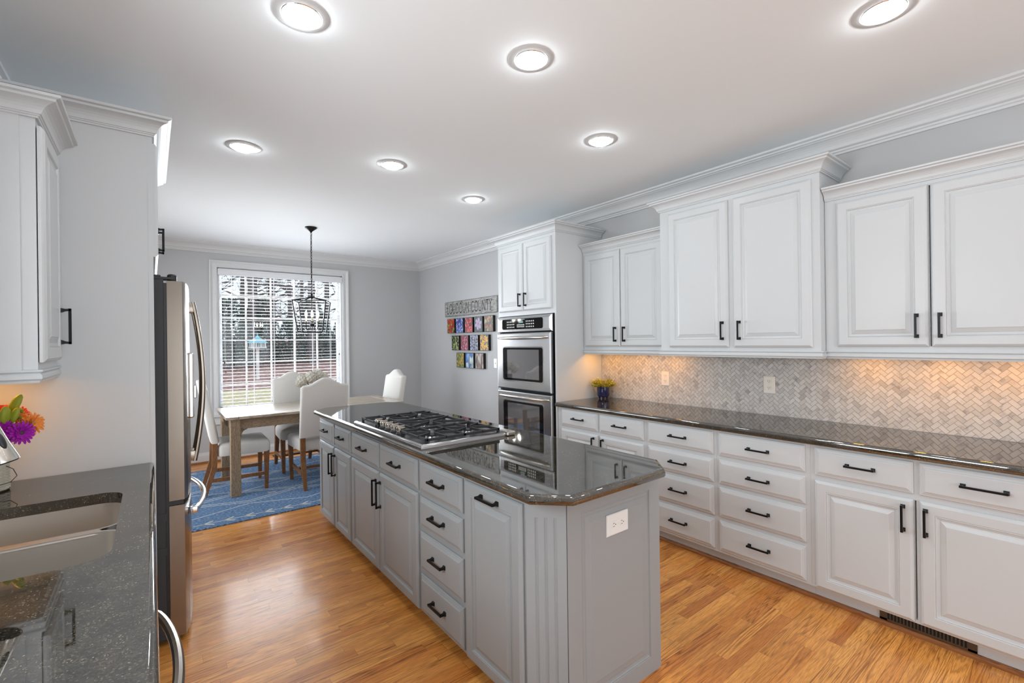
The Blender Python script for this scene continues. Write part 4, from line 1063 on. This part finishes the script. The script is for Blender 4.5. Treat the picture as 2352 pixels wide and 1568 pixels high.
for d_ in (r_v, -r_v, f_v, -f_v):
    c_ = LC+d_*.060
    pts = [LC+d_*.018+Vector((0, 0, 1.655)), LC+d_*.022+Vector((0, 0, 1.625)), LC+d_*.040+Vector((0, 0, 1.612)), LC+d_*.056+Vector((0, 0, 1.628)), c_+Vector((0, 0, 1.66)), c_+Vector((0, 0, 1.695))]
    mb.tube(pts, .0035, 8, T=P); mb.lathe([(.004, 1.692), (.019, 1.700), (.018, 1.704)], 14, P @ Matrix.Translation(c_)); bulbs.append(c_)
mb.build('arm', black_metal, ln_)
for c_ in bulbs:
    MB().lathe([(.0095, 1.702), (.0095, 1.755)], 14, P @ Matrix.Translation(c_)).build('candle_sleeve', candle, ln_)
    MB().lathe([(.007, 1.755), (.012, 1.768), (.014, 1.780), (.011, 1.800), (.005, 1.816), (.001, 1.826)], 16, P @ Matrix.Translation(c_)).build('bulb', bulb_glow, ln_)

# ================================================================== WALL SIGN + CANVASES
sg = thing('wall_sign', 'distressed grey wooden sign reading LOUDOUN COUNTY on the dining wall', 'sign', (XR-.012, 5.40, 1.94)); P = Matrix.Translation(-Vector(sg.location)); 
Tm = P @ FR((XR-.001, 5.40, 1.94), (0, -1, 0), (0, 0, 1), (-1, 0, 0))
ms = mat('distressed_grey_board', (0.4, 0.4, 0.38), 0.75)
mp = mapping(ms, (8, 5, 18)); nn = nd(ms, 'ShaderNodeTexNoise', Scale=2.5, Detail=8.0, Roughness=0.7); ln(ms, mp.outputs[0], nn.inputs['Vector'])
rm = ramp(ms, nn.outputs['Fac'], [(0.33, (0.03, 0.028, 0.026)), (0.42, (0.26, 0.25, 0.24)), (0.55, (0.40, 0.40, 0.38)), (0.7, (0.52, 0.52, 0.5))]); ln(ms, rm.outputs[0], bs(ms).inputs['Base Color'])
mb = MB(); mb.box(-.655, -.105, 0, .650, .105, .018, T=Tm, bev=.003); mb.build('board', ms, sg, smooth=False)
sign_ink = mat('sign_dark_paint', (0.025, 0.025, 0.025), 0.7)
mb = MB(); mb.box(-.652, -.106, .002, .648, -.102, .0185, T=Tm); mb.box(-.652, .102, .002, .648, .106, .0185, T=Tm); mb.box(-.657, -.104, .002, -.652, .104, .0185, T=Tm); mb.build('painted_edge', sign_ink, sg, smooth=False)
fcv = bpy.data.curves.new('letters', 'FONT'); fcv.body = 'LOUDOUN COUNTY'; fcv.size = 1.0; fcv.extrude = 0.002; fcv.space_character = 1.12; fcv.offset = -0.014
fo = bpy.data.objects.new('letters_tmp', fcv); COL.objects.link(fo)
bpy.context.view_layer.update()
me = bpy.data.meshes.new_from_object(fo.evaluated_get(bpy.context.evaluated_depsgraph_get()))
bpy.data.objects.remove(fo)
xs = [v.co.x for v in me.vertices]; ys = [v.co.y for v in me.vertices]; w0, w1, h0, h1 = min(xs), max(xs), min(ys), max(ys)
for v in me.vertices:
    v.co = Tm @ Vector((-.585+(v.co.x-w0)/(w1-w0)*1.13, -.073+(v.co.y-h0)/(h1-h0)*.148, .0188+max(0, v.co.z)*.3))
me.name = 'lettering'; me.materials.clear(); me.materials.append(sign_ink); lo_ = bpy.data.objects.new('lettering', me); COL.objects.link(lo_); lo_.parent = sg

G = lin
K = [
 # (row, idx, label, colours, scale, stretch)
 (0, 0, 'small flower canvas, red blooms on yellow green, first in the top row', [G((200, 30, 28)), G((150, 160, 60)), G((60, 80, 40)), G((215, 190, 90)), G((190, 40, 30))], 26, (1, 1, 1)),
 (0, 1, 'small flower canvas of dense blue petals in the top row', [G((70, 90, 190)), G((130, 150, 220)), G((50, 60, 140)), G((170, 190, 235)), G((90, 110, 200))], 40, (1, 1, .6)),
 (0, 2, 'small flower canvas of crimson blossoms, middle of the top row', [G((200, 25, 45)), G((60, 70, 60)), G((230, 120, 130)), G((170, 20, 40)), G((120, 130, 120))], 26, (1, 1, .8)),
 (0, 3, 'small canvas with one large lilac flower on dark grey', [G((70, 78, 78)), G((90, 96, 90)), G((58, 64, 62))], 14, (1, 1, 1)),
 (0, 4, 'small flower canvas with rusty orange blooms, nearest the ovens in the top row', [G((160, 80, 60)), G((110, 120, 90)), G((70, 76, 66)), G((176, 166, 126)), G((190, 110, 80))], 24, (1, 1, .8)),
 (1, 0, 'small canvas of pale yellow blossoms on black, first in the middle row', [G((205, 208, 130)), G((30, 36, 26)), G((110, 140, 70)), G((20, 22, 20)), G((170, 176, 110))], 34, (1, 1, .8)),
 (1, 1, 'small canvas of magenta and pink flowers in the middle row', [G((170, 50, 90)), G((210, 140, 165)), G((120, 30, 55)), G((150, 90, 80)), G((190, 80, 110))], 36, (1, 1, .7)),
 (1, 2, 'small canvas of tiny lavender flowers on dark green', [G((180, 180, 215)), G((50, 72, 60)), G((150, 148, 190)), G((40, 56, 48)), G((215, 212, 230))], 42, (1, 1, .9)),
 (1, 3, 'small canvas of orange yellow daisies on slate grey', [G((232, 170, 50)), G((82, 96, 96)), G((235, 185, 60)), G((215, 140, 35)), G((70, 84, 86))], 27, (1, 1, 1)),
 (2, 0, 'small canvas of olive and yellow leaves, first in the bottom row', [G((150, 160, 60)), G((90, 110, 50)), G((200, 190, 70)), G((120, 130, 60)), G((210, 140, 60))], 34, (1, 1, .6)),
 (2, 1, 'small canvas of pale blue iris petals, centre of the bottom row', [G((120, 165, 215)), G((190, 210, 220)), G((60, 110, 190)), G((170, 195, 200)), G((205, 220, 215))], 13, (1, 1, .5)),
 (2, 2, 'small canvas of brown and cream strokes, last in the bottom row', [G((150, 120, 105)), G((200, 185, 170)), G((100, 76, 64)), G((175, 150, 135)), G((215, 205, 195))], 22, (1, 1, .3)),
]
rowY = {0: (5.968, .2385), 1: (5.849, .2430), 2: (5.722, .2410)}; rowZ = {0: 1.694, 1: 1.449, 2: 1.206}
edge_black = mat('black_canvas_edge', (0.008, 0.008, 0.008), 0.6)
cv0 = None
for r_, i, lab, cols, sc, st in K:
    ys_, pit = rowY[r_]; yc = ys_-.103-i*pit; zc = rowZ[r_]
    t = thing('flower_canvas', lab, 'painting', (XR-.02, yc, zc), group='small flower canvases on the dining wall')
    T = FR((0.0195, 0, 0), (0, -1, 0), (0, 0, 1), (-1, 0, 0))
    mb = MB(); mb.box(-.1015, -.104, 0, .1015, .104, .036, T=T, bev=.002); mb.build('frame_edge', edge_black, t, smooth=False)
    mb = MB(); mb.box(-.094, -.099, .035, .094, .099, .0368, T=T, mi=0)
    extra = []
    if (r_, i) == (0, 3):
        for k in range(6):
            a_ = 2*PI*k/6+.3; M_ = T @ Matrix.Translation((0, .005, .0369)) @ Matrix.Rotation(a_, 4, 'Z')
            pts = [(.008, 0, 0), (.03, -.022, .0003), (.06, -.026, .0004), (.080, -.012, .0003), (.083, .004, .0003), (.068, .022, .0004), (.035, .020, .0003)]; mb.add(pts, [tuple(range(7))], M_, 1)
        mb.lathe([(.014, .0372), (.012, .0378)], 12, T @ Matrix.Translation((0, .005, 0)), 2); extra = [mat('lilac_paint', G((176, 162, 196)), .5), mat('pink_paint', G((190, 130, 120)), .5)]
    if (r_, i) in ((1, 3), (0, 2), (0, 0)):
        col = {(1, 3): G((236, 178, 52)), (0, 2): G((205, 28, 48)), (0, 0): G((206, 34, 28))}[(r_, i)]; col2 = {(1, 3): G((90, 60, 20)), (0, 2): G((235, 190, 190)), (0, 0): G((120, 16, 14))}[(r_, i)]
        rq = random.Random(i+5)
        for (fx, fy, fs) in [(-.05, .06, .026), (.045, .045, .030), (-.01, .0, .03), (.055, -.03, .024), (-.055, -.02, .022), (.0, -.068, .026), (.03, .082, .018)]:
            for k in range(6):
                M_ = T @ Matrix.Translation((fx, fy, .0369)) @ Matrix.Rotation(2*PI*k/6+fx*30, 4, 'Z'); mb.add([(0, 0, .0002), (fs*.6, -fs*.28, .0003), (fs, 0, .0003), (fs*.6, fs*.28, .0003)], [(0, 1, 2, 3)], M_, 1)
            mb.lathe([(fs*.22, .0372), (fs*.2, .0376)], 8, T @ Matrix.Translation((fx, fy, 0)), 2)
        extra = [mat('petal_paint', col, .5), mat('centre_paint', col2, .5)]
    mb.build('painted_canvas', [m_art('art_%d_%d' % (r_, i), cols, sc, r_*5+i+1, st)]+extra, t, smooth=False)

# ================================================================== SMALL THINGS
# potted plant
pp = thing('potted_plant', 'small yellow-green plant in a navy footed pot on the right counter', 'plant', (3.340, 2.912, ZT)); pp.scale = (1.2, 1.2, 1.12); rr = random.Random(4)
mb = MB(); mb.lathe([(.034, .016), (.044, .022), (.0475, .034), (.0475, .098), (.0455, .1), (.043, .098), (.043, .085)], 32, cap1=True)
pot = mb.build('pot', navy, pp)
mb = MB()
for k in range(4):
    a_ = PI/4+PI/2*k; mb.lathe([(.006, .001), (.008, .01), (.012, .024)], 10, Matrix.Translation((.028*math.cos(a_), .028*math.sin(a_), 0)))
mb.build('foot', navy, pot)
MB().lathe([(.0425, .088), (.001, .092)], 20).build('soil', mat('potting_soil', (0.02, 0.013, 0.008), 0.95), pp)
pl_leaf = mat('yellow_green_leaf', G((198, 188, 60)), 0.5); 
mb = MB(); st = MB()
for k in range(105):
    a_ = rr.random()*2*PI; el = math.asin(rr.uniform(.10, 1.0)); L = rr.uniform(.05, .080)
    d = Vector((math.cos(a_)*math.cos(el), math.sin(a_)*math.cos(el), math.sin(el)*.85+.1)).normalized()
    p0 = Vector((math.cos(a_)*.02, math.sin(a_)*.02, .092)); p1 = p0+d*L; st.tube([p0, p0+d*L*.5+Vector((0, 0, .004)), p1], .0013, 5)
    for q in range(7):
        s_ = .45+.55*q/6; c = p0+d*L*s_; b = rr.random()*2*PI
        dd = (d+Vector((math.cos(b), math.sin(b), rr.uniform(-.2, .6)))*.9).normalized()
        M_ = Matrix.Translation(c) @ dd.to_track_quat('X', 'Z').to_matrix().to_4x4(); l = rr.uniform(.012, .020); w = l*.36
        mb.add([(0, 0, 0), (l*.5, -w, .001), (l, 0, -.001), (l*.5, w, .001), (l*.5, 0, -.0015)], [(0, 1, 4), (1, 2, 4), (2, 3, 4), (3, 0, 4)], M_)
mb.build('foliage', pl_leaf, pp, smooth=False)['kind'] = 'stuff'; st.build('stem', mat('stem_olive', G((120, 96, 40)), .6), pp)

# woven vase + bouquet
wv_ = thing('woven_vase', 'cream woven wicker vase with a thin wire on the left counter', 'vase', (-.492, 2.600, ZT))
wick = mat('cream_wicker', (0.56, 0.52, 0.43), 0.8)
mb = MB(); mb.lathe([(.052, .002), (.0555, .006), (.0525, .14), (.048, .142), (.050, .02)], 40, cap1=False)
for k in range(26):
    z = .010+k*.0052; rad_ = .0565-.003*k/26
    mb.tube([((rad_+.0016*math.sin(a*18+(k % 2)*PI))*math.cos(a), (rad_+.0016*math.sin(a*18+(k % 2)*PI))*math.sin(a), z+.0008*math.cos(a*18)) for a in [2*PI*i/108 for i in range(108)]], .0026, 5, closed=True)
mb.build('basket', wick, wv_)
MB().lathe([(.054, .0012), (.057, .0025), (.0575, .006)], 32).build('base_rim', mat('dark_wicker', (0.05, 0.03, 0.02), 0.7), wv_)
mb = MB(); mb.tube([(.052, -.02, .095), (.072, -.03, .082), (.082, -.03, .055), (.066, -.04, .035), (.030, -.058, .030), (-.02, -.066, .034)], .0013, 6); mb.build('wire', black_metal, wv_)
bq = thing('flower_bouquet', 'bright bouquet of purple, orange and coral flowers with green lily buds in the woven vase', 'flowers', (-.492, 2.60, ZT+.14)); rr = random.Random(9)
def daisy(c, d, r, npet, layers, m, nm='blossom', wf=.115, lab=None):
    c = Vector(c); Q = Vector(d).normalized().to_track_quat('Z', 'Y').to_matrix().to_4x4(); mb = MB()
    for ly in range(layers):
        for k in range(npet):
            a_ = 2*PI*k/npet+ly*.17+rr.uniform(-.05, .05); tilt = .12+.33*ly+rr.uniform(-.06, .06); L = r*(1-.17*ly)*rr.uniform(.88, 1.06); w = r*wf
            M_ = Matrix.Translation(c) @ Q @ Matrix.Rotation(a_, 4, 'Z') @ Matrix.Rotation(-tilt, 4, 'Y')
            pts = [(r*.08, -w*.35, 0), (L*.5, -w, .0015), (L*.9, -w*.75, -.001), (L, 0, -.003), (L*.9, w*.75, -.001), (L*.5, w, .0015), (r*.08, w*.35, 0), (L*.5, 0, -.002)]
            mb.add(pts, [(0, 1, 7), (1, 2, 7), (2, 3, 7), (3, 4, 7), (4, 5, 7), (5, 6, 7), (6, 0, 7)], M_, 0)
    mb.sphere((0, 0, .004), r*.16, 10, 6, Matrix.Translation(c) @ Q, 1, (1, 1, .6))
    o = mb.build(nm, m, bq, smooth=False)
    if lab: o['label'] = lab
purple = mat('purple_petal', G((172, 28, 172)), .6); orange = mat('orange_petal', G((236, 142, 60)), .6); coral = mat('coral_petal', G((226, 66, 52)), .6); dk = mat('dark_green_centre', (0.03, 0.06, 0.01), .6); gold = mat('golden_centre', (0.3, 0.2, 0.03), .6)
cam_dir = Vector((.45, -1.0, .15))
daisy((.105, -.10, .085), (.5, -1, .1), .046, 18, 3, [purple, dk], lab='purple daisy bloom')
daisy((.052, -.10, .105), (-.1, -1, .35), .044, 18, 3, [purple, dk], lab='purple daisy bloom behind')
daisy((.128, -.06, .112), (1, -.8, .3), .046, 16, 3, [orange, gold], lab='orange daisy bloom')
daisy((.085, -.04, .140), (.6, -.7, .6), .040, 16, 3, [orange, gold], lab='orange daisy bloom at back')
daisy((.040, -.06, .148), (.0, -.8, .6), .055, 12, 3, [coral, gold], wf=.26, lab='coral lily bloom')
daisy((.090, -.02, .150), (.5, -.6, .7), .035, 14, 3, [coral, gold], lab='coral daisy bloom')
budm = mat('lily_bud_green', G((150, 160, 46)), .45)
def bud(c, d, L, r):
    M_ = Matrix.Translation(Vector(c)) @ Vector(d).normalized().to_track_quat('Z', 'Y').to_matrix().to_4x4(); mb = MB(); lo = []
    for s_, k in ((0, .25), (.15, .6), (.4, 1), (.7, .92), (.9, .6), (1, .15)):
        lo.append([(r*k*(1+.14*math.cos(3*a))*math.cos(a), r*k*(1+.14*math.cos(3*a))*math.sin(a), L*s_) for a in [2*PI*i/24 for i in range(24)]])
    mb.loft(lo, T=M_); mb.build('lily_bud', budm, bq)
bud((.068, -.055, .150), (.45, -.2, 1), .085, .015); bud((.062, -.095, .120), (.05, -.15, 1), .070, .016); bud((.048, -.09, .118), (-.15, -.2, 1), .066, .014); bud((.080, -.09, .122), (.3, -.2, 1), .062, .012); bud((.005, -.06, .190), (-.05, -.2, 1), .08, .015)
mb = MB()
for k in range(160):
    c = Vector((rr.uniform(-.03, .10), rr.uniform(-.09, -.02), rr.uniform(.05, .17))); mb.sphere(c, rr.uniform(.003, .006), 6, 4)
mb.build('filler_buds', mat('filler_green', G((122, 140, 34)), .6), bq)['kind'] = 'stuff'
mb = MB()
for k in range(14):
    a_ = rr.random()*6.28; mb.tube([(.02*math.cos(a_), .02*math.sin(a_), -.10), (.03*math.cos(a_), .03*math.sin(a_)-.02, .02), (.06+.05*math.cos(a_), -.06+.03*math.sin(a_), .10)], .0025, 6)
mb.build('stem', leafm, bq)
# floor register by the window
t = thing('floor_register', 'dark metal floor register below the dining window', 'vent', (1.41, 6.70, .001))
mb = MB(); mb.box(-.17, -.06, 0, .17, -.048, .004); mb.box(-.17, .048, 0, .17, .06, .004); mb.box(-.17, -.06, 0, -.155, .06, .004); mb.box(.155, -.06, 0, .17, .06, .004)
for i in range(24): mb.box(-.152+i*.0132, -.05, 0, -.146+i*.0132, .05, .0035)
mb.build('grille', bronze, t, smooth=False); MB().box(-.165, -.055, 0, .165, .055, .0006).build('duct_shadow', void_dark, t, smooth=False)

# ================================================================== OUTSIDE
gz = -.25
def m_ground(name, cols, sc):
    m = mat(name, cols[0], 0.95, spec=0.1); tc = nd(m, 'ShaderNodeTexCoord'); n = nd(m, 'ShaderNodeTexNoise', Scale=sc, Detail=8.0, Roughness=0.8); ln(m, tc.outputs['Object'], n.inputs['Vector'])
    k = len(cols); r = ramp(m, n.outputs['Fac'], [(.32+.36*i/(k-1), c) for i, c in enumerate(cols)]); ln(m, r.outputs[0], bs(m).inputs['Base Color']); return m
mb = MB()
def gh(y): return gz if y < 26 else gz+(y-26)*.055
ysl = [YF+.3, 12, 19.5]
mb.add([(-25, ysl[0], gz), (40, ysl[0], gz), (40, 19.0, gz), (-25, 21.0, gz)], [(0, 1, 2, 3)])
tag(mb.build('lawn', m_ground('winter_lawn', [G((150, 150, 110)), G((216, 202, 164)), G((236, 224, 190))], 3.0), smooth=False), 'pale winter lawn outside the window', 'lawn', kind='stuff')
mb = MB()
L_ = [[(-25-y*.3, y, z), (50+y*.5, y-2 if y < 22 else y, z)] for y, z in ((21.0, gz+.01), (26, gz+.05), (34, gz+.5), (45, gz+1.15), (70, gz+2.2))]
L_[0] = [(-25, 21.0, gz), (40, 19.0, gz)]
mb.loft([list(l) for l in L_], close=False, cap0=False, cap1=False)
tag(mb.build('leafy_slope', m_ground('fallen_leaves', [G((70, 48, 50)), G((150, 112, 108)), G((190, 156, 148)), G((226, 210, 204))], 7.0), smooth=False), 'slope covered with reddish fallen leaves beyond the lawn', 'ground', kind='stuff')
# bird feeder on post
bp_ = Vector((4.05, 25.2, gz+.04))
bf = thing('bird_house', 'white post bird house with a pale teal roof outside the window', 'bird house', tuple(bp_))
MB().box(-.06, -.06, 0, .06, .06, 1.50).build('post', mat('white_post_paint', (0.9, 0.9, 0.9), .5), bf, smooth=False)
mb = MB(); mb.box(-.34, -.34, 1.50, .34, .34, 1.56)
for sx in (-.28, -.1, .1, .28):
    for sy in (-.28, .28): mb.box(sx-.03, sy-.03, 1.56, sx+.03, sy+.03, 1.76)
mb.build('shelter', mat('white_shelter_paint', (0.85, 0.85, 0.85), .5), bf, smooth=False)
MB().lathe([(.46, 1.76), (.30, 1.88), (.10, 2.02), (.04, 2.10), (.03, 2.2), (.001, 2.26)], 8).build('roof', mat('teal_roof', G((120, 196, 214)), .5), bf, smooth=False)
# trees
bark = mat('grey_bark', (0.17, 0.155, 0.155), 0.9, bump=(12, .6, .02)); need = mat('evergreen_needles', (0.10, 0.15, 0.13), 0.8)
def bare_tree(seed):
    r = random.Random(seed); t = thing('bare_tree', 'x', 'tree'); tr = MB(); br = MB()
    H = 13+r.random()*3
    def limb(p, d, L, rad, dep, mbx):
        n = 4; pts = [p]; q = p.copy(); dd = d.copy()
        for i in range(n):
            dd = (dd+Vector((r.uniform(-.18, .18), r.uniform(-.18, .18), r.uniform(-.03, .12)))).normalized(); q = q+dd*L/n; pts.append(q.copy())
        mbx.tube(pts, [rad*(1-.55*i/n) for i in range(n+1)], 6 if dep < 2 else 4)
        if dep < 4:
            for k in range(5 if dep == 0 else 4):
                i = r.randint(1, n); a_ = r.random()*2*PI; up = r.uniform(.1, .8)
                nd_ = (Vector((math.cos(a_), math.sin(a_), up))).normalized(); limb(pts[i], (nd_+dd*.4).normalized(), L*r.uniform(.45, .68), rad*.42*(1-.1*i), dep+1, br)
    base_ = Vector((0, 0, -.3)); 
    tr.tube([base_, Vector((.05, 0, H*.3)), Vector((.0, .1, H*.6)), Vector((.1, 0, H))], [.26, .21, .15, .04], 8); tr.build('trunk', bark, t)
    for k in range(13):
        z = H*r.uniform(.16, .95); a_ = r.random()*2*PI; limb(Vector((.03, .03, z)), Vector((math.cos(a_), math.sin(a_), r.uniform(.0, .7))).normalized(), H*r.uniform(.16, .28), .075, 1, br)
    br.build('branches', bark, t)
    return t
def evergreen(seed):
    r = random.Random(seed); t = thing('evergreen_tree', 'x', 'tree'); MB().tube([(0, 0, -.3), (0, 0, 5)], [.12, .05], 7).build('trunk', bark, t)
    mb = MB()
    for k in range(2600):
        z = .3+5.4*r.random()**1.1; R_ = 1.7*(1-z/6.2)**.8+.15; a_ = r.random()*2*PI; q = R_*r.random()**.4
        c = Vector((q*math.cos(a_), q*math.sin(a_), z)); M_ = Matrix.Translation(c) @ Euler((r.random()*6, r.random()*6, r.random()*6)).to_matrix().to_4x4(); s_ = r.uniform(.08, .2)
        mb.add([(-s_, 0, 0), (0, -s_*.3, 0), (s_, 0, s_*.1), (0, s_*.3, 0)], [(0, 1, 2, 3)], M_)
    mb.build('foliage', need, t, smooth=False)['kind'] = 'stuff'; return t
protos = [bare_tree(1), bare_tree(2), bare_tree(3)]; ev = evergreen(5); rt = random.Random(21); used = set()
spots = [(5, 33), (3.2, 36), (6.5, 35), (8.4, 32.5), (10.5, 36), (12.4, 33), (2.0, 40), (5.6, 41), (9.2, 42), (13.4, 40), (15.4, 36), (7.4, 47), (11.6, 48), (4.2, 50), (16.4, 46), (1.0, 34)]
for i, (x, y) in enumerate(spots):
    k = i % 3; o = protos[k] if k not in used else copy_tree(protos[k]); used.add(k)
    o.location = (x, y, gh(y)+.0); o.rotation_euler = (0, 0, rt.random()*6); s_ = rt.uniform(.85, 1.2); o.scale = (s_, s_, s_); o['label'] = 'tall bare winter tree in the wood beyond the leafy slope'; o['group'] = 'bare trees outside the window'
for i, (x, y, s_) in enumerate([(3.6, 31.5, 1.0), (5.2, 34, .9), (7.2, 33, .75), (9.5, 34.5, .85), (11.4, 35.5, .8), (2.4, 33.5, 1.2), (13.5, 36, .9), (6.3, 38, 1.1), (10.3, 39.5, 1.1), (14.8, 38.5, 1.0)]):
    o = ev if i == 0 else copy_tree(ev); o.location = (x, y, gh(y)); o.scale = (s_*1.0, s_*1.0, s_*.72); o.rotation_euler = (0, 0, i); o['label'] = 'dark evergreen tree among the bare trunks outside'; o['group'] = 'evergreens outside the window'
